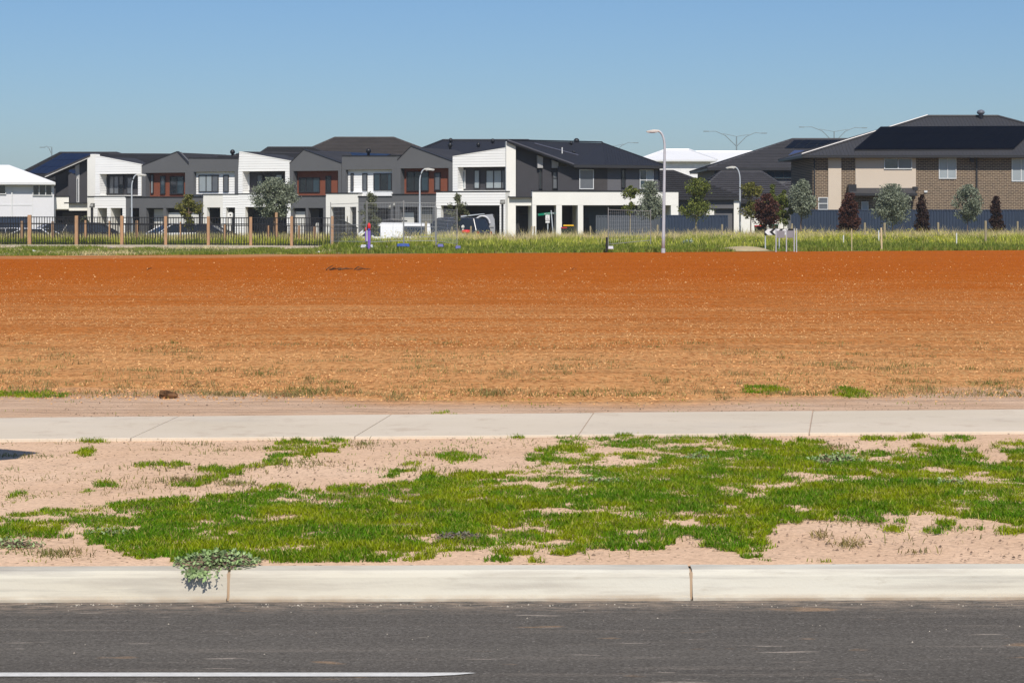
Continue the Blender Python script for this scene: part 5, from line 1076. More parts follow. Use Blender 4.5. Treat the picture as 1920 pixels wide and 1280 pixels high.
# chevron boards
YC = gY(1440, 468.5)
CV = thing('chevron_sign', P(1460, 470, YC), 'black and white chevron board pointing left behind two grey sign backs', 'road sign')
xa, xb = 1433, 1489; za, zb = P(1440, 441, YC).z, P(1440, 428.8, YC).z; x0_, x1_ = X(xa, YC), X(xb, YC); hgt = zb-za
m = MB(); m.box(x0_, x1_, YC-.012, YC+.012, za, zb); bd = m.build('board_panel', M_signb, CV)
w_ = hgt*.72; k = 0; cx = x0_+.02
while cx < x1_-.4:
    m = MB(); t_ = -.017; ar = [(cx, (za+zb)/2), (cx+hgt*.5, zb-.01), (cx+hgt*.5+w_, zb-.01), (cx+w_, (za+zb)/2), (cx+hgt*.5+w_, za+.01), (cx+hgt*.5, za+.01)]
    ar = [(min(x, x1_-.005), z) for x, z in ar]
    for tri in ((0, 1, 2, 3), (0, 3, 4, 5)): m.ring([Vector((ar[i][0], YC-.016, ar[i][1])) for i in tri], [Vector((ar[i][0], YC-.013, ar[i][1])) for i in tri])
    m.build('white_arrow', M_signw, bd); cx += hgt*.5+w_*1.0
for px in (1435, 1461): p = P(px, 471 if px > 1450 else 467, YC+.05); MB().tube([p, (p.x, p.y, zb-.05)], .03, 8).build('post', M_galv, CV)
SB = thing('sign_back', P(1475, 473, YC-1.2), 'pair of grey sign backs on thin steel posts in front of the chevron board', 'road sign'); Y2 = gY(1455, 472.5)
for (u, v) in ((1455.5, 1471.5), (1474, 1488.5)):
    m = MB(); m.box(X(u, Y2), X(v, Y2), Y2-.012, Y2+.012, P(u, 446, Y2).z, P(u, 432.5, Y2).z); m.build('sign_plate', M_sgrey, SB, bevel=.006)
for (px, yb) in ((1455, 472.5), (1474.5, 472), (1489, 472), (1493.5, 474)):
    p = P(px, yb, Y2-.05); MB().tube([p, (p.x, p.y, P(px, 428.5, Y2).z)], .028, 8).build('post', M_galv, SB)

# ================= STAKES, BOLLARDS, BINS, POST LAMPS =================
def stake(px, yb, yt, Y, wpx, mat, label, lean=0, round_=False, cat='stake', group='timber bollards before the houses', name='timber_stake'):
    p = P(px, yb, Y); T = P(px+lean, yt, Y); w_ = wpx*Y/FPX/2; m = MB()
    if round_: m.tube([p-Vector((0, 0, .2)), T-Vector((0, 0, .03)), T], [w_, w_, w_*.8], 8)
    else: m.ring([p+Vector((-w_, -w_, -.2)), p+Vector((w_, -w_, -.2)), p+Vector((w_, w_, -.2)), p+Vector((-w_, w_, -.2))], [T+Vector((-w_, -w_, 0)), T+Vector((w_, -w_, 0)), T+Vector((w_, w_, 0)), T+Vector((-w_, w_, 0))])
    o = m.build(name, mat, loc=p, bevel=.006); tag(o, label, cat, group)
M_pale = pm('pale_stake', (.50, .42, .26), .85, .12, 5)
for px, yb, yt, Y, w_, l, lab in ((883, 448, 424, 107, 3.6, 0, 'grey timber bollard in front of the black trailer wheel'), (848, 448, 425, 107, 4, 0, 'grey timber bollard behind the slanting wire panel'), (994, 450, 424, 106, 4, 3, 'leaning grey timber bollard left of the green street sign'), (1002, 449, 424, 106, 3.6, 0, 'upright grey timber bollard left of the green street sign'), (1107, 447, 424, 110, 3.2, 0, 'timber bollard below the cream garage pillar'),
        (1233, 449, 421.5, 109, 3.6, 0, 'short yellowish bollard left of the tall lamp post'), (1354, 449, 420.5, 110, 3.8, 0, 'timber bollard left of the white column'), (1485, 447, 419, 112, 3.6, 0, 'greenish timber bollard at the end of the navy fence'), (1621.5, 446, 417.5, 112, 4, 0, 'timber bollard right of the first dark red tree'), (1658.5, 446, 418, 111, 5, 0, 'greenish timber bollard just left of the round tree before the brick house'),
        (1759, 446, 417, 112, 4.4, 0, 'timber bollard between the narrow red tree and the second round tree'), (1848, 455, 414, 106, 4.6, 0, 'tallest timber bollard, between the last two trees'), (1908, 447, 415, 112, 3.8, 0, 'timber bollard nearest the right edge'), (798.5, 446, 416, 108, 4.6, 0, 'pale concrete-grey bollard beside the lamp before the row')):
    stake(px, yb, yt, Y, w_, M_timberg, lab, l, True, 'bollard', name='timber_bollard')
for px, yt, w_, mt, lab in ((1597, 429, 1.6, M_pale, 'thin tall surveyor stake at the field edge below the dark red tree'), (1653.5, 427, 3.0, M_pale, 'thicker leaning surveyor stake at the edge of the red field, right')):
    yb = 470.5; stake(px, yb, yt, gY(px, yb), w_, mt, lab, 0 if w_ < 2 else -1.5, False, group='surveyor stakes')
for px, yb, yt, Y, lab in ((1581.5, 452, 441, 104, 'short white peg in the yellow-flowered grass, left one'), (1793.5, 452, 437, 104, 'short white peg in the grass, right one'), (1647.5, 447, 432, 106, 'small white peg by the bollard before the round tree')):
    stake(px, yb+8, yt, Y, 2, M_framew, lab, 0, False, 'peg', 'white pegs', 'white_peg')
def bin_(px, yb, yt, Y, wpx, lid, label):
    p = P(px, yb, Y); zt = P(px, yt, Y).z; w_ = wpx*Y/FPX/2; h = thing('wheelie_bin', p, label, 'bin', 'household wheelie bins'); H = zt-p.z
    m = MB(); m.ring([p+Vector((-w_*.8, -w_*.8, 0)), p+Vector((w_*.8, -w_*.8, 0)), p+Vector((w_*.8, w_*.8, 0)), p+Vector((-w_*.8, w_*.8, 0))], [p+Vector((-w_, -w_, H*.92)), p+Vector((w_, -w_, H*.92)), p+Vector((w_, w_*1.1, H*.92)), p+Vector((-w_, w_*1.1, H*.92))]); m.build('bin_body', pm('bin_green_black', (.02, .03, .02), .6), h)
    m = MB(); m.ring([p+Vector((-w_*1.08, -w_*1.15, H*.92)), p+Vector((w_*1.08, -w_*1.15, H*.92)), p+Vector((w_*1.08, w_*1.2, H*.93)), p+Vector((-w_*1.08, w_*1.2, H*.93))], [p+Vector((-w_, -w_*.9, H*.98)), p+Vector((w_, -w_*.9, H*.98)), p+Vector((w_, w_*1.1, H*1.03)), p+Vector((-w_, w_*1.1, H*1.03))]); m.build('lid', lid, h, bevel=.008)
    for s in (-1, 1): MB().tube([p+Vector((s*w_*.75-.03, w_, .1)), p+Vector((s*w_*.75+.03, w_, .1))], .1, 10).build('wheel', M_rubber, h)
M_yel = pm('yellow_lid', (.75, .42, .01), .5, .05, 3); M_redl = pm('red_lid', (.45, .02, .03), .5, .05, 3); M_grl = pm('green_lid', (.03, .14, .06), .5)
bin_(1066, 444, 422, 118, 19, M_yel, 'wheelie bin with yellow lid before the entry of the corner house'); bin_(1057.5, 444, 426.5, 117.4, 11, M_redl, 'wheelie bin with dark red lid left of the yellow-lidded one'); bin_(1430.5, 444, 420.5, 121, 13, M_yel, 'yellow-lidded wheelie bin beside the red-leaved tree'); bin_(1421, 444, 423, 120.4, 12, M_redl, 'orange-red lidded wheelie bin left of the red-leaved tree'); bin_(1451, 444, 421, 121.5, 15, M_grl, 'green-lidded wheelie bin right of the red-leaved tree')
def post_lamp(px, yb, yt, Y, wpx, label):
    p = P(px, yb, Y); zt = P(px, yt, Y).z; s = wpx*Y/FPX/2; h = thing('solar_post_lamp', p, label, 'post lamp', 'boxy solar post lamps')
    MB().box(p.x-.07, p.x+.07, p.y-.07, p.y+.07, p.z-.2, zt-.25).build('post', M_cap, h)
    m = MB(); m.ring([Vector((p.x-s, p.y-.2, zt-.28)), Vector((p.x+s, p.y-.2, zt-.28)), Vector((p.x+s, p.y+.2, zt-.28)), Vector((p.x-s, p.y+.2, zt-.28))], [Vector((p.x-s*.8, p.y-.15, zt-.1)), Vector((p.x+s, p.y-.15, zt)), Vector((p.x+s, p.y+.2, zt)), Vector((p.x-s*.8, p.y+.2, zt))]); m.build('lamp_box', pm('olive_lamp_box', (.12, .115, .10), .6), h)
    m = MB(); m.ring([Vector((p.x-s*.7, p.y-.17, zt-.12)), Vector((p.x+s*.8, p.y-.17, zt-.04)), Vector((p.x+s*.8, p.y-.17, zt-.20)), Vector((p.x-s*.7, p.y-.17, zt-.20))], [Vector((p.x-s*.7, p.y-.23, zt-.12)), Vector((p.x+s*.8, p.y-.23, zt-.04)), Vector((p.x+s*.8, p.y-.23, zt-.20)), Vector((p.x-s*.7, p.y-.23, zt-.20))]); m.build('lamp_glass', pm('lamp_glass', (.35, .35, .33), .2), h)
post_lamp(172.5, 446, 381, 126, 8, 'boxy solar post lamp at the left end townhouse'); post_lamp(942, 446, 374.5, 124, 10, 'boxy solar post lamp right of the carport'); 
for px, yt in ((730, 383), (738, 379)): post_lamp(px+1, 446, yt, 126-(px-730)*.1, 5, 'small white-topped post lamp %s of the pair before the grey townhouse' % ('on the left' if px < 735 else 'on the right'))
# letterboxes
def letterbox(px, yb, yt, Y, wpx, label):
    p = P(px, yb, Y); zt = P(px, yt, Y).z; s = wpx*Y/FPX/2; h = thing('letterbox', p, label, 'letterbox', 'white letterboxes before the row')
    MB().box(p.x-s*.6, p.x+s*.6, p.y-.1, p.y+.1, p.z-.2, zt-s*1.9).build('pillar', M_whiterender, h)
    m = MB(); c = []
    for k in range(13): a_ = math.pi*k/12; c.append((p.x+s*math.cos(a_), zt-s+s*math.sin(a_)))
    c = [(p.x+s, zt-s*1.9)]+c+[(p.x-s, zt-s*1.9)]; m.ring([Vector((x, p.y-.18, z)) for x, z in c], [Vector((x, p.y+.18, z)) for x, z in c]); b_ = m.build('box_head', M_whiterender, h)
    MB().tube([(p.x+s*.15, p.y-.20, zt-s), (p.x+s*.15, p.y-.17, zt-s)], s*.28, 10).build('round_hole', M_black, b_)
letterbox(432, 446, 398, 124, 9.5, 'rounded white letterbox with a black hole before the white townhouse'); letterbox(595, 446, 418, 120, 5.5, 'small white letterbox by the black door of the grey townhouse'); letterbox(868, 446, 422, 112, 5, 'small white box by the tree in front of the carport')

# ================= VEHICLES =================
def car(kind, px, Y, yaw, paint, label, ztop=None, plate=None, tail=False):
    K = {'sedan': (4.5, [(-2.25, .28), (-2.28, .72), (-2.15, .95), (-1.5, 1.0), (1.0, .95), (2.0, .80), (2.25, .62), (2.25, .28)], [(-1.95, .97), (-1.15, 1.42), (.05, 1.45), (1.2, .93)]),
         'hatch': (4.1, [(-2.05, .3), (-2.08, .95), (-1.95, 1.0), (.9, .98), (1.85, .82), (2.05, .6), (2.05, .28)], [(-2.0, .98), (-1.75, 1.42), (-.9, 1.52), (.1, 1.5), (1.15, .95)]),
         'wagon': (4.8, [(-2.4, .38), (-2.42, 1.05), (-2.3, 1.12), (1.1, 1.12), (2.2, 1.0), (2.4, .8), (2.4, .36)], [(-2.32, 1.1), (-2.05, 1.78), (.35, 1.82), (1.2, 1.1)]),
         'van': (5.0, [(-2.5, .35), (-2.52, 1.15), (1.3, 1.15), (2.3, 1.0), (2.5, .75), (2.5, .32)], [(-2.5, 1.14), (-2.42, 1.9), (.8, 1.95), (1.75, 1.12)])}[kind]
    x = X(px, Y); z0 = tz(x, Y)-.02; h = thing('parked_car' if kind != 'van' else 'parked_van', (x, Y, z0), label, 'car' if kind != 'van' else 'van', 'vehicles parked in front of the row'); a = R(yaw); ca, sa = math.cos(a), math.sin(a)
    if ztop is not None: z0 = ztop-max(q[1] for q in K[2]); h.location.z = z0
    W = lambda u, v, z: Vector((x+u*ca-v*sa, Y+u*sa+v*ca, z0+z))
    def slab(poly, w0, w1, zt0, zt1):
        f = lambda z: w0+(w1-w0)*max(0, min(1, (z-zt0)/(zt1-zt0))); m = MB()
        return m.ring([W(u, -f(z), z) for u, z in poly], [W(u, f(z), z) for u, z in poly])
    slab(K[1], .90, .84, .6, 1.1).build('body', paint, h, bevel=.05, smooth=False)
    zr = max(q[1] for q in K[2]); zb = min(q[1] for q in K[2]); c = K[2]
    slab(c, .80, .62, zb, zr).build('window_glass', M_glass if kind != 'van' else paint, h, bevel=.02)
    top = [q for q in c if q[1] > zr-.12]; m = MB(); f = .635
    m.ring([W(q[0], -f, q[1]+.004) for q in top]+[W(q[0], f, q[1]+.004) for q in reversed(top)], [W(q[0], -f*.96, q[1]+.035) for q in top]+[W(q[0], f*.96, q[1]+.035) for q in reversed(top)]); m.build('roof_panel', paint, h)
    for s in (-1, 1):
        m = MB(); 
        for (u0, z_0, u1, z_1) in ((c[0][0], c[0][1], c[1][0], c[1][1]), (c[-1][0], c[-1][1], c[-2][0], c[-2][1]), (-.35, zb, -.35, zr)):
            w_a = .80; w_b = .63; m.tube([W(u0, s*w_a, z_0), W(u1, s*w_b, z_1)], .035, 5)
        m.build('pillar', paint, h)
        if kind == 'van':
            m = MB(); m.ring([W(.35, s*.802, 1.2), W(1.45, s*.802, 1.2), W(.85, s*.70, 1.75), W(.35, s*.70, 1.78)], [W(.35, s*.79, 1.2), W(1.45, s*.79, 1.2), W(.85, s*.66, 1.75), W(.35, s*.66, 1.78)]); m.build('side_window', M_glass, h)
            m = MB(); m.ring([W(-2.3, s*.802, 1.22), W(-1.0, s*.802, 1.22), W(-1.0, s*.69, 1.78), W(-2.25, s*.69, 1.78)], [W(-2.3, s*.79, 1.22), W(-1.0, s*.79, 1.22), W(-1.0, s*.66, 1.78), W(-2.25, s*.66, 1.78)]); m.build('side_window', M_glass, h)
        for u in (-K[0]*.30, K[0]*.31):
            p, q = W(u, s*.92, .33), W(u, s*.72, .33); o = MB().tube([p, q], .33, 14).build('wheel', M_rubber, h); MB().tube([W(u, s*.935, .33), W(u, s*.80, .33)], .20, 10).build('rim', M_galv, o)
        m = MB(); m.tube([W(K[0]/2-.12, s*.66, .68), W(K[0]/2+.0, s*.60, .66)], .09, 8); m.build('headlight', pm('headlight_glass', (.5, .52, .54), .1), h)
        m = MB(); zz = zb-.15; e = -K[0]/2-.02; m.ring([W(e, s*.60, zz-.1), W(e, s*.82, zz-.1), W(e, s*.82, zz+.1), W(e, s*.60, zz+.1)], [W(e+.12, s*.60, zz-.1), W(e+.12, s*.84, zz-.1), W(e+.12, s*.84, zz+.1), W(e+.12, s*.60, zz+.1)]); m.build('tail_light', pm('tail_light_red', (.35, .01, .02), .2), h)
        m = MB(); m.tube([W(.85, s*.86, zb+.05), W(.80, s*1.02, zb+.08)], .07, 6); m.build('mirror', paint, h)
    if plate:
        e = -K[0]/2-.05 if tail else K[0]/2+.02; m = MB(); m.ring([W(e, -.2, .55), W(e, .2, .55), W(e, .2, .68), W(e, -.2, .68)], [W(e-.02, -.2, .55), W(e-.02, .2, .55), W(e-.02, .2, .68), W(e-.02, -.2, .68)]); m.build('number_plate', plate, h)
    return h
P_w = pm('car_white', (.70, .71, .73), .3, .02, 1, spec=.6); P_s = pm('car_silver_blue', (.16, .18, .24), .3, .03, 1, metal=.3); P_k = pm('car_black', (.012, .012, .016), .2, .05, 1, spec=.6); P_b = pm('car_dark_blue', (.02, .03, .06), .25, .05, 1, spec=.6); P_g = pm('car_grey', (.20, .21, .22), .3, .05, 1)
car('hatch', 8, 120, 172, P_w, 'white hatchback half out of frame at the far left, behind the fence', ztop=zf(428, 120)); car('sedan', 52, 118, 170, P_w, 'white sedan behind the first tall fence post', ztop=zf(428.5, 118))
car('hatch', 88, 119, 200, P_s, 'silver-blue hatchback with a yellow plate behind the black fence', ztop=zf(420.5, 119), plate=M_yel, tail=False)
car('sedan', 112, 123, 176, P_g, 'grey sedan with dark windows left of the second tall fence post', ztop=zf(421, 123)); car('hatch', 184, 117, 8, P_k, 'black hatchback beneath the solar post lamp', ztop=zf(418, 117))
car('hatch', 318, 118, 215, P_w, 'white hatchback behind the fence, left of the olive tree', ztop=zf(419.5, 118), tail=True); car('sedan', 365, 119, 172, P_b, 'dark blue sedan behind the olive tree trunk', ztop=zf(421, 119)); car('sedan', 408, 120, 12, P_k, 'black sedan left of the rounded white letterbox', ztop=zf(425, 120))
v = car('van', 724, 113, 186, P_w, 'white van behind the wire fence', ztop=zf(418, 113)); car('wagon', 842, 116, 150, P_b, 'dark blue four-wheel drive in front of the carport', ztop=zf(409, 116))
m = MB(); x0_ = X(724, 113); m.tube([(x0_-.5, 113, zf(416, 113)), (x0_+.3, 113, zf(412.5, 113)), (x0_+1.2, 113, zf(414.5, 113))], [.05, .12, .05], 6); o = m.build('roof_load', M_cap, v)
# black trailer with pale arch
TR = thing('camper_trailer', P(912, 446, 119), 'black camper trailer with a pale wheel arch and round spare under the carport', 'trailer'); Yt = 119
def tq(poly, y0, y1, name, mat, bev=0): m = MB(); m.ring([P(x, y, Yt)+Vector((0, y0, 0)) for x, y in poly], [P(x, y, Yt)+Vector((0, y1, 0)) for x, y in poly]); return m.build(name, mat, TR, bevel=bev)
tq([(866, 440), (924, 440), (926, 403), (908, 403.5), (884, 407), (866, 411)], 0, 1.7, 'body', P_k, .03)
tq([(905, 403.5), (923, 401.5), (927, 412), (928, 426), (928, 440), (919, 440), (917, 420), (911, 408)], -.06, 1.76, 'front_panel', pm('trailer_pale_grey', (.33, .34, .36), .4), .02)
tq([(864, 407), (908, 401.5), (908, 400.3), (864, 404.5)], -.1, 1.8, 'roof_rack', M_galv)
cx, cy = 904.5, 419; m = MB(); arc = [P(cx-14*math.cos(t), cy-14*math.sin(t), Yt)+Vector((0, -.10, 0)) for t in [math.pi*k/14 for k in range(15)]]; arc = [P(890.5, 426, Yt)+Vector((0, -.1, 0))]+arc; m.tube(arc, .05, 6); m.build('wheel_arch', pm('pale_arch', (.60, .60, .62), .4), TR)
c = P(cx, 424, Yt); wh = MB().tube([c+Vector((0, -.14, 0)), c+Vector((0, .12, 0))], .36, 18).build('wheel', M_rubber, TR); MB().tube([c+Vector((0, -.16, 0)), c+Vector((0, -.1, 0))], .18, 12).build('rim', M_galv, wh)
m = MB(); rr = random.Random(4)
for k in range(16): q = P(888+k*2.4, 427-k*.25+rr.uniform(-1, 1), Yt)+Vector((0, -.16, 0)); m.tube([q, q+Vector((.07, 0, rr.uniform(-.05, .05)))], .02, 5)
m.build('rope_lashing', pm('rope_grey', (.35, .36, .36), .8), TR)
m = MB(); p = P(874, 438, 109); m.lathe(p, [(.22, 0), (.28, .12), (.2, .2), (.01, .22)], 10); tag(m.build('red_bucket_pile', M_red, loc=p, smooth=True), 'small red heap in the grass before the trailer', 'plastic sheet')
# ================= SOIL MOUND =================
c = G(1395, 468); m = MB(); nn, rr2 = 28, 6; ringp = []
V = [c+Vector((0, 0, .17))]
for j in range(1, rr2+1):
    for i in range(nn):
        a_ = 2*math.pi*i/nn; q = j/rr2; w1 = 1+.2*mnoise.noise(Vector((math.cos(a_)*2, math.sin(a_)*2, 1))); V.append(c+Vector((math.cos(a_)*1.25*q*w1, math.sin(a_)*1.6*q*w1, .17*(1-q*q)+.03*mnoise.noise(Vector((i, j, 3)))-.04*(q > .95))))
F_ = [(0, 1+i, 1+(i+1) % nn) for i in range(nn)]+[(1+(j-1)*nn+i, 1+j*nn+i, 1+j*nn+(i+1) % nn, 1+(j-1)*nn+(i+1) % nn) for j in range(1, rr2) for i in range(nn)]
m.v = [tuple(q) for q in V]; m.f = F_; tag(m.build('soil_mound', pm('pale_fill_soil', (.42, .34, .20), .95, .15, 4, .4, 20), loc=c, smooth=True), 'low pale heap of soil at the field edge left of the chevron sign', 'soil heap')
c = G(1290, 462); leafy('silvery_weed', c+Vector((0, 0, .0)), .32, .25, .38, 260, .09, pm('silver_leaf', (.30, .36, .34), .7, .1, 5, island=.25), 'silvery weed clump in the green strip left of the low soil heap', stems=False)

# ================= TREES =================
def leafmat(name, c1, c2, tr=.3): return pm(name, c1, .6, .15, 2.5, island=.4, col2=c2, transl=tr, spec=.3)
LM = dict(grey=leafmat('leaf_grey_green', (.16, .185, .115), (.30, .335, .25)), olive=leafmat('leaf_olive', (.10, .115, .02), (.23, .21, .05)), green=leafmat('leaf_deep_green', (.085, .115, .022), (.21, .235, .045)),
          red=leafmat('leaf_red_brown', (.060, .024, .016), (.12, .045, .028)), dark=leafmat('leaf_dark_purple', (.030, .018, .014), (.075, .036, .022)), dull=leafmat('leaf_dull_green', (.10, .11, .05), (.19, .20, .11)))
def tree(label, px, Y, yt, yc, hw, lm, shape='round', n=3600, ls=.085, base_dx=0, trunk=.05, clumps=60, yb=446, name='street_tree', gap=.5):
    p = P(px+base_dx, yb, Y); p.z = min(p.z, tz(p.x, p.y)); r = np.random.default_rng(int(px*7+yt)); s = Y/FPX; hw *= 1.12
    zt, zc = P(px, yt, Y).z, P(px, yc, Y).z; cx = X(px, Y); H = zt-zc; Wd = hw*s
    h = thing(name, p, label, 'tree', 'young street trees')
    prof = {'round': lambda t: math.sqrt(max(0, 1-(2*t-.95)**2))*.97+.03, 'tear': lambda t: min(1, (t*3.2)**.6)*(1-max(0, t-.25)/.78)**.62, 'narrow': lambda t: min(1, (t*5)**.5)*(1-max(0, t-.2)/.83)**.8, 'loose': lambda t: (.55+.45*math.sin(t*9+px))*math.sqrt(max(0.02, 1-(2*t-.9)**2))}[shape]
    cl = []
    while len(cl) < clumps:
        t = r.random()**(.9); q = prof(t); 
        if r.random() > q+.1: continue
        a = r.random()*6.283; rad = Wd*q*math.sqrt(r.random())*(.78+.34*r.random()); rs = (.15+.22*r.random())*min(Wd, H*.5)*(1.0 if shape != 'loose' else .8)
        cl.append((cx+math.cos(a)*rad, Y+math.sin(a)*rad, zc+H*t, rs))
    cl = np.array(cl); n = int(n*(1.5 if shape != 'loose' else 1.05)); i = r.integers(0, len(cl), n); g_ = r.normal(0, 1, (n, 3)); g_ /= np.linalg.norm(g_, axis=1)[:, None]; rad = r.random(n)**(1/2.2)
    C = cl[i, :3]+g_*(rad*cl[i, 3]*1.25)[:, None]; C[:, 2] = np.minimum(C[:, 2], zt+.05)
    u = r.normal(0, 1, (n, 3)); u /= np.linalg.norm(u, axis=1)[:, None]; w_ = r.normal(0, 1, (n, 3)); v = np.cross(u, w_); v /= np.linalg.norm(v, axis=1)[:, None]
    L_ = (ls*1.35*(.55+.8*r.random(n)))[:, None]; V = np.stack([C-u*L_*.5, C+v*L_*.3, C+u*L_*.5, C-v*L_*.3], 1).reshape(-1, 3)-np.array(p)[None]
    F = np.arange(4*n).reshape(-1, 4); o = np_mesh('crown', V, F, lm, None); o.parent = h
    m = MB(); top = Vector((cx, Y, zc+H*.7)); pts = [p-Vector((0, 0, .15)), p.lerp(Vector((cx, Y, zc)), .5)+Vector((r.normal(0, .03), 0, 0)), Vector((cx, Y, zc+H*.1)), top]
    m.tube(pts, [trunk, trunk*.8, trunk*.65, trunk*.2], 7)
    for k in r.choice(len(cl), min(11, len(cl)), replace=False):
        e = Vector(cl[k, :3]); st = Vector((cx, Y, min(e.z-.15, zc+H*.5) if e.z-.15 > zc else zc)); m.tube([st, st.lerp(e, .6)+Vector((0, 0, -.05)), e], [trunk*.4, trunk*.25, trunk*.1], 5)
    m.build('trunk', M_bark if lm is not LM['green'] else M_timberg, h)
    return h
tree('loose olive-green young tree behind the black fence, left part', 354, 112, 367, 430, 25, LM['olive'], 'loose', 2600, .09, clumps=42, trunk=.05)
tree('largest round grey-green tree behind the black fence', 515, 106, 335, 402, 36, LM['grey'], 'round', 7000, .085, clumps=110, trunk=.07)
tree('slim grey-green sapling behind the purple marker post', 694, 103, 360, 440, 19, LM['dull'], 'tear', 2300, .075, clumps=45, trunk=.025)
tree('thin sapling beside the post in front of the carport', 858, 106, 364, 424, 22, LM['dull'], 'loose', 1500, .08, clumps=26, trunk=.035)
tree('spiky olive sapling left of the grey-green tree at the wire panel', 1182, 117, 350, 400, 19, LM['green'], 'loose', 1500, .085, clumps=30, trunk=.035)
tree('grey-green bushy tree just left of the tallest lamp', 1219, 117, 342, 414, 24, LM['grey'], 'tear', 4600, .08, clumps=80, trunk=.05)
tree('uneven dark green tree with a pale leaning trunk right of the tallest lamp', 1307, 114, 336, 408, 34, LM['green'], 'loose', 4600, .085, base_dx=-6, clumps=90, trunk=.07)
tree('yellow-green tree immediately right of the slim lamp', 1408, 118, 344, 406, 24, LM['olive'], 'loose', 2800, .09, clumps=48, trunk=.045)
tree('broad red-brown leaved tree above the chevron sign', 1436, 115, 366, 424, 20, LM['red'], 'round', 4200, .09, clumps=70, trunk=.05)
tree('dark green tree rising behind the red-brown tree', 1449, 119, 345, 415, 17, LM['green'], 'loose', 2300, .09, clumps=36, trunk=.04)
tree('small dark green tree between the red-brown tree and the navy fence', 1469, 118, 358, 424, 17, LM['green'], 'tear', 2500, .085, clumps=40, trunk=.035)
tree('grey-green tree at the left end of the navy fence', 1503, 117, 338, 404, 25, LM['grey'], 'tear', 5200, .08, clumps=90, trunk=.05)
tree('dark red bushy tree before the beige column of the brick house', 1592, 118, 364, 440, 20, LM['red'], 'tear', 6500, .085, clumps=110, trunk=.04)
tree('widest grey-green tree in front of the brick house awning', 1673, 117, 347, 416, 31, LM['grey'], 'round', 6200, .08, clumps=100, trunk=.05)
tree('narrow dark purple tree beneath the white wall vent', 1729, 119, 367, 440, 14, LM['dark'], 'narrow', 4200, .08, clumps=90, trunk=.03)
tree('grey-green tree before the downpipe of the brick house', 1815, 117, 348, 410, 23, LM['grey'], 'round', 4600, .08, clumps=80, trunk=.035)
tree('thin dark purple tree nearest the right edge', 1867, 119, 369, 440, 13.5, LM['dark'], 'narrow', 3800, .08, clumps=80, trunk=.03)
tree('dark yellowish shrub in the porch at the far left', 86, 137, 391, 441, 12, LM['olive'], 'round', 1800, .08, clumps=34, trunk=.03, name='porch_shrub')
tree('small dark shrub behind the second tall fence post', 160, 121, 405, 446, 8, LM['dull'], 'round', 900, .07, clumps=20, trunk=.02, name='porch_shrub')
tree('grey-green bush beyond the right edge before the brick house', 1985, 117, 350, 412, 24, LM['grey'], 'round', 2600, .08, clumps=60, trunk=.035)

# ================= FAR GRASS =================
r = np.random.default_rng(42)
TZ = np.vectorize(tz)
_mc = G(1395, 468)
def fgrass(name, n, xlo, xhi, ylo, yhi, mat, hfun, wd, dens, seed, lean=.5):
    x = xlo+(xhi-xlo)*r.random(n); Y = ylo(x)+(yhi(x)-ylo(x))*r.random(n); k = r.random(n) < dens(x, Y); x, Y = x[k], Y[k]
    yp = 93.0+(x+24)*.10; k = ~((x < -3.2) & (Y > yp-.05) & (Y < yp+1.5)); k &= ((x-_mc.x)/1.35)**2+((Y-_mc.y+1.2)/2.6)**2 > 1; x, Y = x[k], Y[k]; z = TZ(x, Y); L = hfun(x, Y)*(.6+.7*r.random(len(x)))
    print(name, len(x)); return blades(name, x, Y, z, L, wd*(.6+.8*r.random(len(x))), lean, mat, seed)
EY = np.vectorize(edgeY)
M_fg = grass_mat('far_green_weeds', (.13, .19, .024), (.26, .31, .036), (.52, .48, .16)); M_fy = grass_mat('far_yellow_green', (.42, .47, .05), (.56, .56, .10), (.74, .66, .28)); M_fs = grass_mat('far_straw', (.74, .60, .33), (.62, .55, .25), (.84, .70, .46))
cl1 = lambda x, Y, s=.5, o=0: fbm(x*s+40+o, Y*s+40+o)
# in front of the picket fence (left) : low patches
fgrass('edge_turf_left', 52000, -27, -8, lambda x: EY(x)-.3, lambda x: 94.8+0*x, M_fg, lambda x, Y: .05+.13*cl1(x, Y), .02, lambda x, Y: np.clip((fbm(x*.45+60, Y*.22+20)-.36)*6, .03, 1), 1, .6)
fgrass('edge_straw_left', 14000, -27, -8, lambda x: EY(x)-.2, lambda x: 94.8+0*x, M_fs, lambda x, Y: .08+.16*cl1(x, Y), .02, lambda x, Y: np.clip((fbm(x*.5+10, Y*.3+70)-.50)*6, .02, 1), 2, .8)
# behind the picket fence
fgrass('fenced_grass', 42000, -27, -8, lambda x: 96+0*x, lambda x: 107.5+0*x, M_fy, lambda x, Y: .16+.46*cl1(x, Y, .8), .024, lambda x, Y: np.clip(.35+(cl1(x, Y)-.4)*3, .15, 1), 3)
fgrass('fenced_weeds', 20000, -27, -8, lambda x: 95.2+0*x, lambda x: 99+0*x, M_fg, lambda x, Y: .10+.38*cl1(x, Y, 1.1), .03, lambda x, Y: np.clip((cl1(x, Y, .9)-.40)*5, .05, 1), 4)
fgrass('fenced_straw', 20000, -27, -8, lambda x: 98+0*x, lambda x: 108+0*x, M_fs, lambda x, Y: .34+.34*cl1(x, Y, .8), .018, lambda x, Y: .8+0*x, 5)
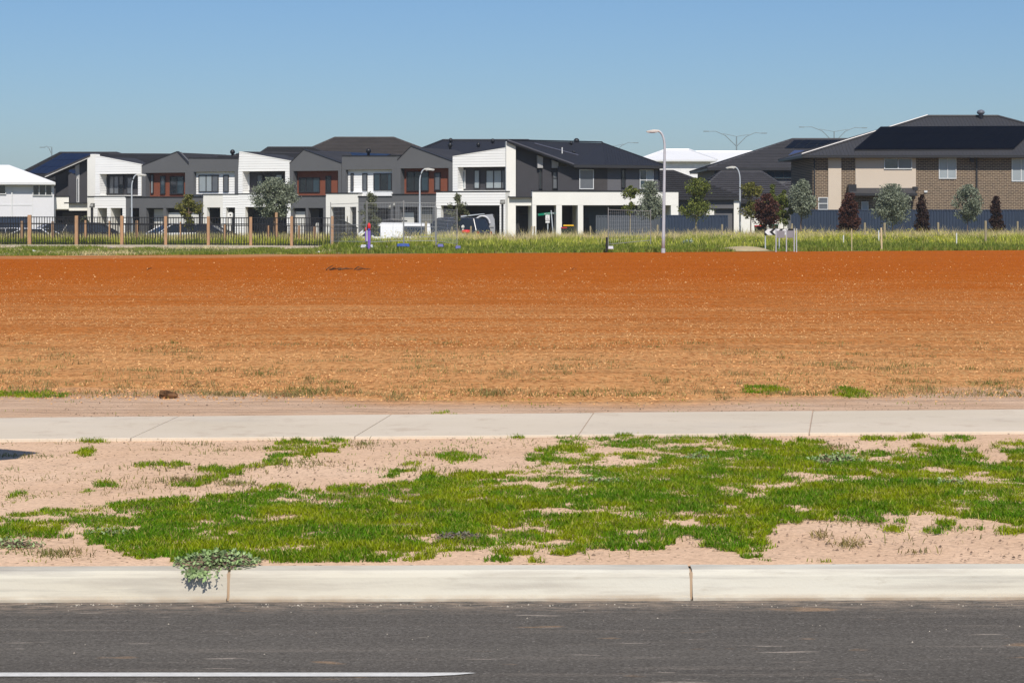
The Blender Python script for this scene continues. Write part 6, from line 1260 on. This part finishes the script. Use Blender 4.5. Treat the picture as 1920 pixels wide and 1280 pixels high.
# centre and right : field-edge green, yellow-flowered middle, straw at the back
fgrass('edge_turf', 60000, -9, 32, lambda x: EY(x)-.35, lambda x: EY(x)+6, M_fg, lambda x, Y: .10+.20*cl1(x, Y), .026, lambda x, Y: np.clip(.5+(cl1(x, Y, .6)-.42)*5, .08, 1), 6, .6)
fgrass('leafy_weeds', 60000, -9, 32, lambda x: EY(x)+1.5, lambda x: EY(x)+13, M_fg, lambda x, Y: .10+.40*cl1(x, Y, .9), .034, lambda x, Y: np.clip(.4+(cl1(x, Y, .9, 8)-.48)*8, .05, 1), 7, .6)
fgrass('tall_yellow_green', 46000, -9, 32, lambda x: EY(x)+4, lambda x: np.minimum(EY(x)+20, 121), M_fy, lambda x, Y: .12+.52*cl1(x, Y, .9), .026, lambda x, Y: np.clip(.45+(cl1(x, Y, .6, 3)-.46)*7, .04, 1), 8)
fgrass('tall_straw', 30000, -5, 32, lambda x: np.minimum(EY(x)+11, 112), lambda x: np.where(x < 9, 108, 123.5), M_fs, lambda x, Y: .26+.50*cl1(x, Y, 1.2, 5)*np.where(x < 9, 1, .85), .016, lambda x, Y: np.clip((cl1(x, Y, .9, 4)-.36)*6, .05, 1), 9)
fgrass('straw_wisps', 16000, -6, 32, lambda x: np.minimum(EY(x)+9, 110), lambda x: np.where(x < 9, 108, 122), M_fs, lambda x, Y: .55+.35*cl1(x, Y, 1.5, 5), .02, lambda x, Y: np.clip((cl1(x, Y, 1.6, 14)-.52)*9, 0, 1), 19, .8)
# yellow flowers
def flowers(name, n, boxes, seed):
    r = np.random.default_rng(seed); xs, ys, zs = [], [], []
    for (pa, pb, ya, yb, m) in boxes:
        y = ya+(yb-ya)*r.random(m); x = ((pa+(pb-pa)*r.random(m))-960)/FPX*y; k = fbm(x*1.4+3, y*1.4) > .46; x, y = x[k], y[k]; xs.append(x); ys.append(y); zs.append(TZ(x, y)+.25+.40*r.random(len(x)))
    x, y, z = map(np.concatenate, (xs, ys, zs)); n = len(x); C = np.stack([x, y, z], -1); u = r.normal(0, 1, (n, 3)); u /= np.linalg.norm(u, axis=1)[:, None]; v = np.cross(u, r.normal(0, 1, (n, 3))); v /= np.linalg.norm(v, axis=1)[:, None]
    s = (.014+.014*r.random(n))[:, None]; V = np.stack([C-u*s, C+v*s, C+u*s, C-v*s], 1).reshape(-1, 3); return np_mesh(name, V, np.arange(4*n).reshape(-1, 4), pm('yellow_petals', (.62, .55, .03), .6, .1, 3, island=.25))
flowers('yellow_flowers', 0, [(636, 900, 95.5, 106, 1100), (1490, 1790, 101, 114, 1700), (1790, 1920, 103, 116, 200), (1250, 1500, 98, 112, 350), (900, 1250, 94, 106, 250), (1960, 2150, 103, 116, 150)], 5)

hb = MB(); hb.box(-90, 90, -16, 330, -1.6, 30); hz = hb.build('haze', None); hz['kind'] = 'stuff'
hm = bpy.data.materials.new('thin_haze'); hm.use_nodes = True; hm.node_tree.nodes.remove(hm.node_tree.nodes['Principled BSDF']); pv = hm.node_tree.nodes.new('ShaderNodeVolumePrincipled'); pv.inputs['Density'].default_value = 0.00022; pv.inputs['Color'].default_value = (.82, .90, 1, 1)
hm.node_tree.links.new(pv.outputs[0], hm.node_tree.nodes['Material Output'].inputs['Volume']); hz.data.materials.append(hm)
